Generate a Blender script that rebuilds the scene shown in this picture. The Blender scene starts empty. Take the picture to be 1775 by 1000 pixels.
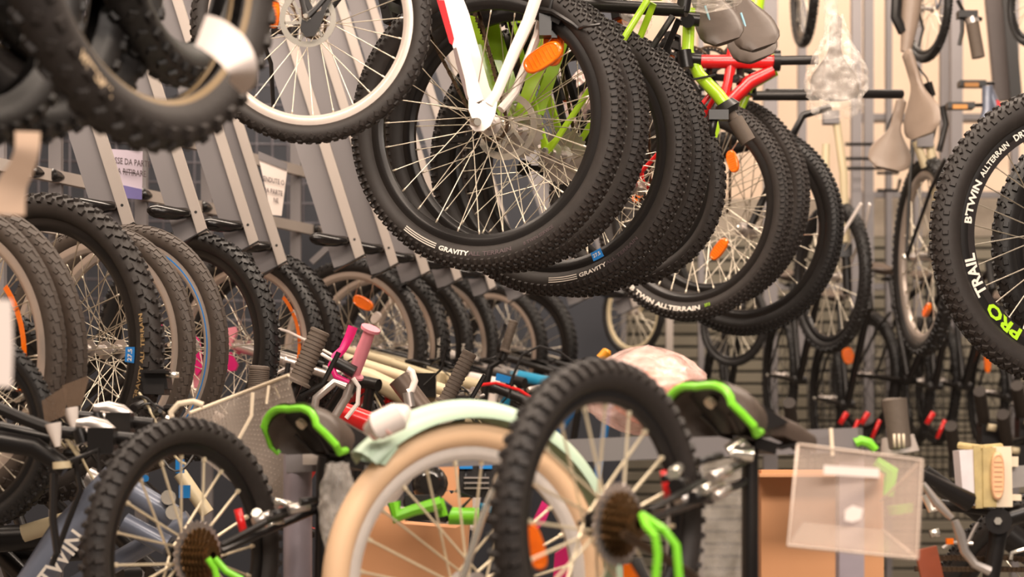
import bpy, bmesh, math, random
from mathutils import Vector, Matrix
random.seed(7)
PI = math.pi
R_ = math.radians
SC = bpy.context.scene
COL = SC.collection
# ------------------------------------------------------------------ camera, world, light, exposure
FP, HY, CZ = 3500.0, 800.0, 1.75      # focal length in px, horizon row, camera height
cam_d = bpy.data.cameras.new('camera'); cam = bpy.data.objects.new('camera', cam_d); COL.objects.link(cam)
cam.location = (0, 0, CZ); cam.rotation_euler = (PI/2, 0, 0)
cam_d.sensor_width = 36; cam_d.lens = FP*36/1775; cam_d.shift_y = (HY-500)/1775
cam_d.clip_start = .1; cam_d.clip_end = 60
cam_d.dof.use_dof = True; cam_d.dof.focus_distance = 4.95; cam_d.dof.aperture_fstop = 3.3
SC.camera = cam
w = bpy.data.worlds.new('world'); SC.world = w; w.use_nodes = True
w.node_tree.nodes['Background'].inputs[0].default_value = (1.0, .86, .76, 1)
w.node_tree.nodes['Background'].inputs[1].default_value = .15
def area(name, loc, rot, sx, sy, power, color):
    l = bpy.data.lights.new(name, 'AREA'); l.shape = 'RECTANGLE'; l.size = sx; l.size_y = sy; l.energy = power; l.color = color
    o = bpy.data.objects.new(name, l); COL.objects.link(o); o.location = loc; o.rotation_euler = [R_(a) for a in rot]; return o
WARM = (1.0, .83, .68)
area('ceiling_tube_aisle', (-.4, 2.2, 4.6), (28, 0, 0), 5.0, .5, 210, WARM)
area('ceiling_tube_rack', (.3, 5.2, 4.7), (8, 0, 0), 6.0, .5, 230, WARM)
area('ceiling_tube_wall', (1.5, 8.4, 4.7), (18, 0, 0), 6.0, .5, 150, WARM)
area('ceiling_tube_entrance', (1.5, -1.0, 4.2), (55, 0, 0), 4.0, .8, 235, (1.0, .88, .78))
SC.view_settings.view_transform = 'Standard'; SC.view_settings.look = 'None'
SC.view_settings.exposure = .12; SC.view_settings.gamma = 1; SC.view_settings.use_curve_mapping = False

# ------------------------------------------------------------------ helpers
def P(px, py, Y): return Vector(((px-887.5)/FP*Y, Y, CZ+(HY-py)/FP*Y))
def srgb(c): return tuple((x/255/12.92 if x/255 <= .04045 else ((x/255+.055)/1.055)**2.4) for x in c)
MATS = {}
def mat(name, rgb, rough=.5, metal=0., var=.12, scale=30, bump=0., coat=0.):
    if name in MATS: return MATS[name]
    m = bpy.data.materials.new(name); m.use_nodes = True; nt = m.node_tree; b = nt.nodes['Principled BSDF']
    c = srgb(rgb)
    tc = nt.nodes.new('ShaderNodeTexCoord'); n = nt.nodes.new('ShaderNodeTexNoise'); n.inputs['Scale'].default_value = scale; n.inputs['Detail'].default_value = 3
    nt.links.new(tc.outputs['Object'], n.inputs['Vector'])
    r = nt.nodes.new('ShaderNodeMixRGB'); r.inputs[1].default_value = (*[x*(1-var) for x in c], 1); r.inputs[2].default_value = (*[min(1, x*(1+var)) for x in c], 1)
    nt.links.new(n.outputs['Fac'], r.inputs[0]); nt.links.new(r.outputs[0], b.inputs['Base Color'])
    b.inputs['Roughness'].default_value = rough; b.inputs['Metallic'].default_value = metal
    if coat: b.inputs['Coat Weight'].default_value = coat
    if bump:
        bp = nt.nodes.new('ShaderNodeBump'); bp.inputs['Strength'].default_value = bump; bp.inputs['Distance'].default_value = .002
        nt.links.new(n.outputs['Fac'], bp.inputs['Height']); nt.links.new(bp.outputs[0], b.inputs['Normal'])
    MATS[name] = m; return m
def film(name, rgb, clear=.7, rough=.12, bumpy=1.0, scale=25):
    if name in MATS: return MATS[name]
    m = bpy.data.materials.new(name); m.use_nodes = True; nt = m.node_tree; b = nt.nodes['Principled BSDF']
    c = srgb(rgb); b.inputs['Base Color'].default_value = (*c, 1); b.inputs['Roughness'].default_value = rough
    t = nt.nodes.new('ShaderNodeBsdfTransparent'); t.inputs[0].default_value = (.97, .96, .95, 1)
    mx = nt.nodes.new('ShaderNodeMixShader'); nt.links.new(t.outputs[0], mx.inputs[2]); nt.links.new(b.outputs[0], mx.inputs[1])
    tc = nt.nodes.new('ShaderNodeTexCoord'); n = nt.nodes.new('ShaderNodeTexNoise'); n.inputs['Scale'].default_value = scale; n.inputs['Detail'].default_value = 4
    nt.links.new(tc.outputs['Object'], n.inputs['Vector'])
    mr = nt.nodes.new('ShaderNodeMapRange'); mr.inputs[1].default_value = .35; mr.inputs[2].default_value = .65; mr.inputs[3].default_value = max(0, clear-.10); mr.inputs[4].default_value = min(1, clear+.08)
    nt.links.new(n.outputs['Fac'], mr.inputs[0]); nt.links.new(mr.outputs[0], mx.inputs[0])
    if bumpy:
        bp = nt.nodes.new('ShaderNodeBump'); bp.inputs['Strength'].default_value = bumpy; bp.inputs['Distance'].default_value = .01
        nt.links.new(n.outputs['Fac'], bp.inputs['Height']); nt.links.new(bp.outputs[0], b.inputs['Normal'])
    nt.links.new(mx.outputs[0], nt.nodes['Material Output'].inputs[0]); MATS[name] = m; return m
RUB = mat('tyre rubber', (42, 36, 33), .62, 0, .25, 60, .3)
RUBG = mat('grey tyre rubber', (70, 60, 53), .62, 0, .2, 60, .3)
RUBD = mat('dark tyre rubber', (28, 25, 24), .5, 0, .2, 60, .3)
CREAMT = mat('cream tyre rubber', (226, 188, 150), .6, 0, .06, 20)
BLK = mat('black anodised metal', (34, 31, 30), .32, .3)
BLKP = mat('black plastic', (30, 27, 26), .38)
GLOSSB = mat('glossy black rubber', (26, 23, 22), .18, 0, .1, 20)
SIL = mat('brushed aluminium', (205, 196, 190), .32, .85, .06, 80)
RIMS = mat('silver rim', (196, 182, 172), .35, .55, .05, 80)
STEEL = mat('chromed steel', (235, 228, 215), .22, .8, .04)
SPK = mat('stainless spoke steel', (232, 220, 200), .3, .55, .05)
GREY = mat('grey powder coated steel', (122, 117, 118), .5, .15, .06, 8, .05)
GREYL = mat('light grey steel and lit beam flange', (166, 155, 147), .5, .1, .06, 8, .05)
DGREY = mat('dark slate steel', (46, 48, 56), .6, .1, .1, 6)
ORG = mat('orange reflector plastic', (248, 116, 14), .2, 0, .12, 60, .5, .5)
WHT = mat('white paint', (238, 226, 218), .3, 0, .03, 10, 0, .3)
RED = mat('red paint', (222, 26, 28), .3, 0, .05, 10, 0, .4)
LIME = mat('lime green paint', (172, 214, 40), .3, 0, .05, 10, 0, .3)
GRN = mat('bright green plastic', (124, 208, 44), .35, 0, .05, 20)
MINT = mat('mint enamel', (188, 210, 186), .35, 0, .03, 8)
PNK = mat('hot pink plastic', (232, 36, 124), .35, 0, .05, 20)
PNKL = mat('pale pink rubber', (244, 150, 165), .5, 0, .05, 20)
BLU = mat('blue plastic', (26, 124, 196), .35, 0, .05, 20)
SLB = mat('slate blue paint', (112, 118, 134), .35, .2, .05, 8, 0, .3)
CRM = mat('cream paint', (206, 190, 156), .4, 0, .05, 8)
SAD = mat('dark brown vinyl', (78, 66, 58), .42, 0, .12, 40, .2)
SADL = mat('grey taupe vinyl', (142, 124, 110), .4, 0, .08, 40, .2)
CHN = mat('oiled chain steel', (88, 70, 54), .35, .8, .3, 200)
CAS = mat('bronzed cassette steel', (112, 86, 56), .35, .85, .3, 120)
GRIP = mat('grip rubber', (92, 80, 70), .7, 0, .12, 60, .4)
CARD = mat('brown cardboard', (196, 142, 100), .8, 0, .07, 12, .1)
LETW = mat('white lettering ink', (235, 226, 214), .6, 0, .02)
LETG = mat('lime lettering ink', (176, 226, 30), .5, 0, .02)
LETK = mat('grey lettering ink', (84, 70, 72), .7, 0, .02)
BLUS = mat('blue sticker', (40, 128, 206), .4, 0, .04)
PAPER = mat('white paper', (236, 222, 214), .8, 0, .03, 10)
PAPERL = mat('lilac paper', (206, 192, 206), .8, 0, .03, 10)
PURP = mat('purple print', (112, 104, 160), .7, 0, .05)
BUB = mat('olive foam wrap', (178, 158, 108), .6, 0, .3, 40, .6)
IVORY = mat('ivory plastic', (228, 210, 184), .5, 0, .05)
LEA = mat('brown leather', (136, 62, 32), .5, 0, .15, 40, .2)
FILM = film('clear plastic film', (255, 248, 240), .82, .06, .3, 30)
FILMP = film('pink tinted plastic film', (255, 226, 216), .56, .1, .6, 30)
ACR = film('clear acrylic', (226, 206, 192), .74, .18, 0, 3)
MESHS = film('translucent textured plastic', (186, 172, 160), .36, .35, 0, 5)

class MB:
    def __init__(s): s.v = []; s.f = []; s.sm = []
    def add(s, vs, fs, smooth=False):
        n = len(s.v); s.v += [Vector(v) for v in vs]; s.f += [tuple(i+n for i in f) for f in fs]; s.sm += [smooth]*len(fs); return s
    def box(s, c, size, rot=None, taper=1.0):
        M = Matrix.Translation(Vector(c)) @ (rot.to_4x4() if rot else Matrix())
        x, y, z = [a/2 for a in size]; vs = []
        for dz in (-1, 1):
            t = taper if dz > 0 else 1
            for dx, dy in ((-1, -1), (1, -1), (1, 1), (-1, 1)): vs.append(M @ Vector((dx*x*t, dy*y*t, dz*z)))
        return s.add(vs, [(3, 2, 1, 0), (4, 5, 6, 7), (0, 1, 5, 4), (1, 2, 6, 5), (2, 3, 7, 6), (3, 0, 4, 7)])
    def beam(s, a, b, wx, wy, up=Vector((0, 1, 0))):      # box from a to b
        a, b = Vector(a), Vector(b); d = (b-a); L = d.length; d.normalize()
        y = (up - d*up.dot(d)).normalized(); x = y.cross(d)
        return s.box((a+b)/2, (wx, wy, L), Matrix((x, y, d)).transposed())
    def tube(s, pts, r, n=10, caps=True, flat=1.0, up=None):
        pts = [Vector(p) for p in pts]; m = len(pts); rs = r if isinstance(r, (list, tuple)) else [r]*m
        base = len(s.v); prev = None
        for i, p in enumerate(pts):
            d = (pts[min(i+1, m-1)]-pts[max(i-1, 0)])
            d = d.normalized() if d.length > 1e-9 else Vector((0, 0, 1))
            if prev is None:
                q = up or (Vector((0, 1, 0)) if abs(d.y) < .9 else Vector((1, 0, 0)))
            else: q = prev
            u = q - d*q.dot(d); u = u.normalized() if u.length > 1e-6 else d.orthogonal().normalized(); prev = u; v = d.cross(u)
            for k in range(n):
                a = 2*PI*k/n; s.v.append(p + (u*math.cos(a)*flat + v*math.sin(a))*rs[i])
        for i in range(m-1):
            for k in range(n):
                s.f.append((base+i*n+k, base+i*n+(k+1) % n, base+(i+1)*n+(k+1) % n, base+(i+1)*n+k)); s.sm.append(True)
        if caps:
            s.f.append(tuple(base+k for k in range(n))[::-1]); s.f.append(tuple(base+(m-1)*n+k for k in range(n))); s.sm += [False, False]
        return s
    def lathe(s, prof, n=48, closed=False, c=(0, 0, 0), a0=0, a1=2*PI):    # prof (r, y) about the y axis
        base = len(s.v); m = len(prof); full = abs(a1-a0-2*PI) < 1e-6; N = n if full else n+1
        for i in range(N):
            a = a0+(a1-a0)*i/n; ca, sa = math.cos(a), math.sin(a)
            for r, y in prof: s.v.append(Vector((c[0]+r*ca, c[1]+y, c[2]+r*sa)))
        for i in range(n):
            j = (i+1) % N
            for k in range(m if closed else m-1):
                l = (k+1) % m; s.f.append((base+i*m+k, base+j*m+k, base+j*m+l, base+i*m+l)); s.sm.append(True)
        return s
    def xf(s, M): s.v = [M @ v for v in s.v]; return s
    def mesh(s, name, m, sharp=R_(38)):
        me = bpy.data.meshes.new(name); me.from_pydata([tuple(v) for v in s.v], [], s.f)
        me.polygons.foreach_set('use_smooth', s.sm); me.materials.append(m)
        bm = bmesh.new(); bm.from_mesh(me); bmesh.ops.recalc_face_normals(bm, faces=bm.faces)
        for e in bm.edges:
            if len(e.link_faces) == 2 and e.calc_face_angle(0) > sharp: e.smooth = False
        bm.to_mesh(me); bm.free(); me.update(); return me
CACHE = {}
def link(name, me, parent=None, M=None):
    o = bpy.data.objects.new(name, me); COL.objects.link(o)
    if parent is not None: o.parent = parent
    if M is not None: o.matrix_local = M
    return o
def part(name, key, fn, m, parent, M=None):
    k = (key, m.name)
    if k not in CACHE:
        b = fn(); CACHE[k] = b.mesh(name, m)
    return link(name, CACHE[k], parent, M)
def one(name, b, m, parent=None, M=None): return link(name, b.mesh(name, m), parent, M)
def tag(o, label=None, cat=None, group=None, kind=None):
    if label: o['label'] = label
    if cat: o['category'] = cat
    if group: o['group'] = group
    if kind: o['kind'] = kind
    return o
def empty(name, M, label, cat, group=None):
    o = bpy.data.objects.new(name, None); COL.objects.link(o); o.empty_display_size = .05; o.matrix_world = M; tag(o, label, cat, group); return o
TXT = {}
def text_mesh(s, bold=.0):
    if (s, bold) in TXT: return TXT[(s, bold)]
    cu = bpy.data.curves.new('t', 'FONT'); cu.body = s; cu.size = 1; cu.offset = bold; cu.resolution_u = 2
    o = bpy.data.objects.new('t', cu); COL.objects.link(o); dg = bpy.context.evaluated_depsgraph_get(); dg.update()
    me = bpy.data.meshes.new_from_object(o.evaluated_get(dg)); vs = [v.co.copy() for v in me.vertices]; fs = [tuple(p.vertices) for p in me.polygons]
    bpy.data.objects.remove(o); bpy.data.meshes.remove(me); bpy.data.curves.remove(cu)
    w_ = max(v.x for v in vs) if vs else 1
    TXT[(s, bold)] = (vs, fs, w_); return TXT[(s, bold)]

# ------------------------------------------------------------------ wheel pieces at a 0.34 m radius, wheel plane xz, axle along y
RO = .34
TW, TH = .054, .056
def sec(phi, w_=TW, h_=TH, R=RO):       # point on the tyre section; phi 0 at crown
    return (R-h_/2+math.cos(phi)*h_/2, math.sin(phi)*w_/2)
def knob(b, a, phi, st, sp, hgt, w_=TW, h_=TH, R=RO, skew=0, taper=.8):
    r, y = sec(phi, w_, h_, R); r2, y2 = sec(phi+.01, w_, h_, R)
    tv = Vector((0, 0, 0)); ca, sa = math.cos(a), math.sin(a)
    rad = Vector((ca, 0, sa)); tan = Vector((-sa, 0, ca)); Y = Vector((0, 1, 0))
    s = (rad*(r2-r)+Y*(y2-y)).normalized(); n = s.cross(tan); c = rad*r+Y*y
    if n.dot(rad*math.cos(phi)+Y*math.sin(phi)) < 0: n = -n
    if skew: t2 = tan*math.cos(skew)+s*math.sin(skew); s = s*math.cos(skew)-tan*math.sin(skew); tan = t2
    b.box(c+n*hgt*.35, (st, sp, hgt*1.5), Matrix((tan, s, n)).transposed(), taper)
DIM = dict(lug=(.066, .064), fat=(.075, .076), street=(.040, .044), slick=(.044, .048), mud=(.060, .066), wave=(.050, .052))
def tyre(style):
    b = MB(); w_, h_ = DIM.get(style, (TW, TH))
    prof = [sec(-2.75+5.5*i/18, w_, h_) for i in range(19)]
    rb = RO-h_+.002; prof = [(rb-.004, -.012)]+prof+[(rb-.004, .012)]
    b.lathe(prof, 96)
    kw = dict(w_=w_, h_=h_)
    if style == 'fine':
        n = 116
        for i in range(n):
            a = 2*PI*i/n
            for s in (-1, 1):
                knob(b, a, s*1.12, .0085, .015, .0045, **kw)
                knob(b, a+PI/n, s*.68, .009, .008, .0045, **kw)
                knob(b, a, s*.25, .009, .009, .0045, skew=s*.5, **kw)
    elif style in ('coarse', 'mud'):
        n = 66 if style == 'coarse' else 92
        for i in range(n):
            a = 2*PI*i/n
            for s in (-1, 1):
                knob(b, a+(s > 0)*PI/n, s*1.08, .014 if n < 80 else .010, .014, .0055 if n < 80 else .004, **kw)
                knob(b, a+(s < 0)*PI/n, s*.6, .016, .008, .005, skew=s*.7, **kw)
                knob(b, a+PI/n*.6, s*.2, .012, .009, .005, skew=-s*.5, **kw)
    elif style in ('block', 'street', 'slick'):
        n = 74
        for i in range(n):
            a = 2*PI*i/n
            for s in (-1, 1):
                knob(b, a, s*1.1, .012, .008, .002, skew=s*.4, **kw)
                knob(b, a, s*.6, .023, .012, .0012, skew=s*.25, taper=.95, **kw)
            knob(b, a+PI/n, 0, .0284, .012, .0012, taper=.99, **kw)
    elif style == 'lug':
        n = 62
        for i in range(n):
            a = 2*PI*i/n
            for s in (-1, 1):
                knob(b, a+(s > 0)*PI/n, s*.98, .013, .026, .0075, skew=s*.15, **kw)
                knob(b, a+(s > 0)*PI/n, s*.38, .015, .017, .006, skew=s*.6, **kw)
    elif style == 'fat':
        n = 46
        for i in range(n):
            a = 2*PI*i/n
            for s in (-1, 1):
                knob(b, a+(s > 0)*PI/n, s*1.2, .018, .018, .007, **kw); knob(b, a, s*.5, .018, .018, .005, skew=s*.6, **kw)
    elif style == 'wave':
        n = 84
        for i in range(n):
            a = 2*PI*i/n
            for s in (-1, 1): knob(b, a+(s > 0)*PI/n, s*(1.0+.15*(i % 2)), .013, .016, .0035, skew=s*.55*(1 if i % 2 else -1), **kw)
            knob(b, a, .3*math.sin(i*PI/2), .016, .02, .0025, skew=.5*math.cos(i*PI/2), **kw)
    return b
def rim(h_=TH):
    a = RO-h_
    return MB().lathe([(a+.004, -.0125), (a-.004, -.0135), (a-.012, -.0135), (a-.016, -.012), (a-.024, -.006), (a-.025, 0), (a-.024, .006), (a-.016, .012), (a-.012, .0135), (a-.004, .0135), (a+.004, .0125), (a-.002, 0)], 96, True)
RR = RO-TH-.022
def hub():
    return MB().lathe([(0, -.062), (.0065, -.062), (.0065, -.05), (.012, -.05), (.013, -.036), (.026, -.034), (.026, -.030), (.015, -.027), (.013, 0), (.015, .027), (.026, .030), (.026, .034), (.013, .036), (.012, .05), (.0065, .05), (.0065, .062), (0, .062)], 20)
def axle_nut(): return MB().lathe([(0, .078), (.006, .078), (.009, .074), (.0095, .066), (.013, .065), (.013, .062), (0, .062)], 6)
def spoke_b(L, rad):
    return MB().tube([(0, 0, 0), (L-.014, 0, 0), (L-.013, 0, 0), (L, 0, 0)], [rad, rad, rad*1.9, rad*1.9], 5)
def spoke_ms(n, h_=TH):
    out = []; RR = RO-h_-.022
    for i in range(n):
        side = 1 if i % 2 else -1; ar = 2*PI*(i+.5)/n; cross = (1 if (i//2) % 2 else -1)*R_(68)
        ah = ar+cross*.75
        p = Vector((.0245*math.cos(ah), side*.032, .0245*math.sin(ah))); q = Vector((RR*math.cos(ar), side*.002, RR*math.sin(ar)))
        d = (q-p); L = d.length; d.normalize(); y = Vector((0, 1, 0)); y = (y-d*y.dot(d)).normalized(); z = d.cross(y)
        out.append((Matrix.Translation(p) @ Matrix((d, y, z)).transposed().to_4x4(), L))
    return out
def disc(r=.08):
    b = MB(); b.lathe([(r, -.001), (r, .001), (r-.016, .001), (r-.016, -.001)], 40, True)
    for i in range(6):
        a = 2*PI*i/6; b.beam((.018*math.cos(a), 0, .018*math.sin(a)), ((r-.014)*math.cos(a+.5), 0, (r-.014)*math.sin(a+.5)), .002, .008, Vector((math.cos(a+PI/2), 0, math.sin(a+PI/2))))
    b.lathe([(.024, -.002), (.024, .002), (.014, .002), (.014, -.002)], 20, True)
    return b
def gear(r, th, n, inner=.3, y=0):
    b = MB(); vs = []; N = n*4
    for s in (-1, 1):
        for k in range(N):
            rr = r*(1.0 if k % 4 in (0, 1) else .93) if n else r; a = 2*PI*k/N; vs.append((rr*math.cos(a), y+s*th/2, rr*math.sin(a)))
        for k in range(N): a = 2*PI*k/N; vs.append((r*inner*math.cos(a), y+s*th/2, r*inner*math.sin(a)))
    fs = []
    for k in range(N):
        l = (k+1) % N; fs += [(k, l, N+l, N+k), (2*N+k, 3*N+k, 3*N+l, 2*N+l), (k, 2*N+k, 2*N+l, l), (N+k, N+l, 3*N+l, 3*N+k)]
    return b.add(vs, fs)
def cassette(y0=-.036):
    b = MB()
    for i in range(7):
        g = gear(.052-.0045*i, .0022, 22-2*i, .45, y0-.0045*i); b.add(g.v, g.f)
    b.lathe([(.018, y0), (.018, y0-.03), (.008, y0-.032)], 16); return b
def reflector_b(L=.085, W=.036):
    vs = []; N = 28
    def out(s, y):
        return [((L/2)*s*(abs(math.cos(a))**.75)*(1 if math.cos(a) >= 0 else -1), y, (W/2)*s*(abs(math.sin(a))**.8)*(1 if math.sin(a) >= 0 else -1)) for a in [2*PI*k/N for k in range(N)]]
    rings = [out(.93, -.006), out(1, -.003), out(1, .003), out(.93, .006), out(.86, .007), out(.82, .0055), out(.05, .0055)]
    for r in rings: vs += r
    fs = [tuple(range(N))[::-1], tuple(range(6*N, 7*N))]
    for i in range(6):
        for k in range(N): fs.append((i*N+k, i*N+(k+1) % N, (i+1)*N+(k+1) % N, (i+1)*N+k))
    b = MB().add(vs, fs)
    for k in range(-3, 4): b.box((k*L*.1, .0062, 0), (.0015, .002, W*.6))
    return b
def saddle_b(L=.27, W=.15, thick=.045):
    b = MB(); n = 14; m = 18; rows = []
    for i in range(m+1):
        t = i/m; x = -L*.5+L*t
        wd = W/2*(1 if t < .2 else max(.23, 1-1.28*(t-.2)**.75)) if t < .62 else W/2*.25
        if t < .08: wd *= .55+.45*math.sqrt(t/.08)
        t2 = min(1, max(0, (t-.2)/.42)); wd = W/2*((1-t2)**2*(1+2*t2)*.74+.26)*(1 if t > .1 else (.6+.4*math.sqrt(t/.1)))*(1 if t < .93 else math.sqrt(max(.05, 1-((t-.93)/.075)**2)))
        zt = .016*(1-t)**2*2.2 - .012*math.sin(PI*t) - (.012 if t > .95 else 0)
        th = thick*(1-.35*t)
        ring = []
        for k in range(n):
            a = 2*PI*k/n; cy, cz = math.cos(a), math.sin(a)
            y = wd*abs(cy)**.8*(1 if cy > 0 else -1)
            z = zt + (cz*th*.35 if cz > 0 else cz*th*.75) - (.006*math.exp(-(y/.012)**2) if cz > 0 and t < .75 else 0)
            if cz < -.3: y *= .8
            ring.append((x, y, z))
        rows.append(ring)
    vs = [v for r in rows for v in r]; fs = [tuple(range(n))[::-1], tuple(range(m*n, (m+1)*n))]
    for i in range(m):
        for k in range(n): fs.append((i*n+k, i*n+(k+1) % n, (i+1)*n+(k+1) % n, (i+1)*n+k))
    return b.add(vs, fs, True)
def saddle_rails():
    b = MB()
    for s in (-1, 1): b.tube([(-.1, s*.035, -.02), (-.06, s*.024, -.045), (.04, s*.022, -.045), (.1, s*.01, -.02)], .0035, 6)
    b.box((0, 0, -.05), (.05, .055, .02)); return b
def saddle_edge():
    pts = []
    for i in range(17):
        a = PI*(.5+i/16); pts.append((-.06+.078*math.cos(a)*1.0, .079*math.sin(a)*-1, -.018))
    pts = [(.045, -.05, -.022), (0, -.072, -.02)]+[(p[0], -p[1] if False else p[1], p[2]) for p in pts]+[(0, .072, -.02), (.045, .05, -.022)]
    pts = [(.05, -.052, -.022), (0, -.07, -.02), (-.05, -.077, -.018), (-.10, -.072, -.016), (-.128, -.05, -.012), (-.135, -.02, -.008), (-.128, 0, -.006), (-.135, .02, -.008), (-.128, .05, -.012), (-.10, .072, -.016), (-.05, .077, -.018), (0, .07, -.02), (.05, .052, -.022)]
    return MB().tube(pts, .009, 8)
def ks_row(t, L=.27):
    x = -.115+L*t; e = min(1, max(0, (t-.15)/.5)); w_ = (.078*(1-e)**1.6+.022)*(.82+.18*min(1, t/.12)) if t < .93 else .022*math.sqrt(max(.08, 1-((t-.93)/.075)**2))
    drop = .062*(1-e)+.022; zc = .012*math.cos(t*PI*1.1)-.012*max(0, t-.8)*5
    return x, w_, drop*(.55+.45*min(1, t/.18)), zc
def kid_saddle():
    b = MB(); m = 20; n = 14; vs = []
    for i in range(m+1):
        x, w_, dr, zc = ks_row(i/m); 
        for k in range(n+1):
            q = -1+2*k/n; groove = .006*math.exp(-(q/.16)**2)*(i/m < .7); vs.append((x-(.012*(1-abs(q)) if i == 0 else 0), w_*math.sin(q*PI/2)*1.0, zc-dr*abs(q)**2.3-groove))
        for k in range(n, -1, -1):
            q = -1+2*k/n; vs.append((x+.002, w_*.9*math.sin(q*PI/2), zc-.016-dr*.86*abs(q)**2.3))
    N = 2*(n+1); fs = [(i*N+k, i*N+(k+1) % N, (i+1)*N+(k+1) % N, (i+1)*N+k) for i in range(m) for k in range(N)]+[tuple(range(N))[::-1], tuple(range(m*N, (m+1)*N))]
    return b.add(vs, fs, True)
def kid_edge():
    pts = []
    for t in (.30, .24, .18, .12, .05): x, w_, dr, zc = ks_row(t); pts.append((x, -w_*1.0, zc-dr-.001))
    x, w_, dr, zc = ks_row(0)
    mid = [(x-.004-.010*(1-abs(q)), w_*math.sin(q*PI/2), zc-.012-dr*.92*abs(q)**2.3-.005*math.exp(-(q/.2)**2)) for q in [-.9+.15*i for i in range(13)]]
    return MB().tube(pts+mid+[(a, -b_, c) for a, b_, c in pts[::-1]][:-2][:3], .0072, 8)
def grip_b(L=.12, r=.0165):
    pr = [(.011, 0), (r*1.35, 0), (r*1.35, .006), (r, .010)]
    for k in range(12): y = .012+(L-.022)*k/12; pr += [(r, y), (r, y+(L-.022)/24), (r*.92, y+(L-.022)/24+.0005), (r*.92, y+(L-.022)/12-.0005)]
    pr += [(r, L-.008), (r*.98, L-.002), (r*.8, L), (0, L)]
    return MB().lathe(pr, 16)
def grip_flange(L=.11, r=.0165):
    return MB().lathe([(.011, 0), (r*1.8, 0), (r*1.8, .006), (r*1.1, .010), (r*1.15, L*.5), (r, L-.012), (r*1.7, L-.008), (r*1.7, L), (0, L)], 18)
def lever_b(L=.11):
    b = MB(); b.lathe([(.013, -.012), (.017, -.012), (.017, .012), (.013, .012)], 12, True)
    b.box((.024, 0, 0), (.03, .022, .016)); b.tube([(.032, .004, 0), (.046, .016, 0), (.05, .04, 0), (.046, L*.8, 0), (.052, L, 0)], [.008, .007, .006, .006, .007], 8, True, .6)
    return b
def crank_arm(L=.165):
    b = MB(); b.tube([(0, 0, 0), (.02, .004, 0), (L*.6, .008, 0), (L, .012, 0)], [.017, .014, .011, .013], 8, True, .6)
    b.lathe([(0, -.012), (.018, -.012), (.018, .012), (0, .014)], 14); b.lathe([(0, .002), (.014, .002), (.014, .022), (0, .022)], 12, c=(L, 0, 0)); return b
def pedal_b():
    b = MB()
    for s in (-1, 1): b.box((s*.036, .05, 0), (.01, .085, .02)); 
    b.box((0, .010, 0), (.08, .012, .022)); b.box((0, .09, 0), (.08, .012, .022)); b.box((0, .05, 0), (.028, .085, .018)); b.tube([(0, -.02, 0), (0, .1, 0)], .006, 8)
    for i in range(5):
        for s in (-1, 1): b.box((s*.036, .016+i*.016, .012), (.008, .005, .006))
    return b
def pedal_refl():
    b = MB()
    for s in (-1, 1): b.box((s*.0425, .05, 0), (.005, .05, .013))
    return b
def chainring(): 
    b = gear(.085, .004, 38, .84)
    for i in range(5): a = 2*PI*i/5; b.beam((0, 0, 0), (.075*math.cos(a), 0, .075*math.sin(a)), .014, .004)
    return b
def chain_b(p0, r0, p1, r1, y):
    b = MB(); pts = []
    d = Vector((p1[0]-p0[0], p1[1]-p0[1])); base = math.atan2(d.y, d.x)
    def arc(c, r, a0, a1, n): return [(c[0]+r*math.cos(a0+(a1-a0)*i/n), c[1]+r*math.sin(a0+(a1-a0)*i/n)) for i in range(n+1)]
    pts = arc(p1, r1, base+PI/2, base-PI/2, 10)+arc(p0, r0, base-PI/2, base-PI*1.5, 8); pts.append(pts[0])
    step = .0127; acc = 0; k = 0
    for (x0, z0), (x1, z1) in zip(pts, pts[1:]):
        L = math.hypot(x1-x0, z1-z0); u = ((x1-x0)/L, (z1-z0)/L); t = -acc
        while t+step < L+step*.5:
            t0 = max(0, t); c = (x0+u[0]*(t0+step/2), y, z0+u[1]*(t0+step/2)); a = math.atan2(u[1], u[0])
            b.box(c, (step*1.15, .003 if k % 2 else .007, .0085 if k % 2 else .006), Matrix.Rotation(-a, 3, 'Y')); k += 1; t += step
        acc = max(0, L-t)*0
    return b
def derail():
    b = MB(); b.tube([(0, 0, -.02), (.015, -.02, -.05), (-.01, -.02, -.07)], .011, 7)
    for c in ((-.005, -.018, -.07), (.012, -.018, -.125)): g = gear(.02, .005, 11, .3); b.add([(v+Vector(c)) for v in g.v], g.f)
    b.beam((-.005, -.024, -.07), (.012, -.024, -.125), .012, .003); b.beam((-.005, -.012, -.07), (.012, -.012, -.125), .012, .003); return b
def vbrake():
    b = MB()
    for s in (-1, 1): b.tube([(0, s*.032, 0), (.008, s*.036, .03), (.004, s*.03, .085), (0, s*.022, .1)], [.009, .007, .006, .005], 7); b.box((-.004, s*.021, .028), (.014, .012, .05))
    b.tube([(0, -.03, .1), (0, 0, .108), (0, .028, .1)], .0028, 6); b.tube([(0, .022, .1), (.01, .045, .12), (.03, .06, .16)], .0035, 6); return b

KP = dict(bb=(.43, -.045), st=(.30, .34), sp=(.255, .49), sad=(.235, .535), sadrot=0., ht=(.815, .545), hb=(.862, .42), fa=(1.05, 0), tt=(.30, .33), clamp=(.865, .625))
def V2(p, y=0): return Vector((p[0], y, p[1]))

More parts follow.
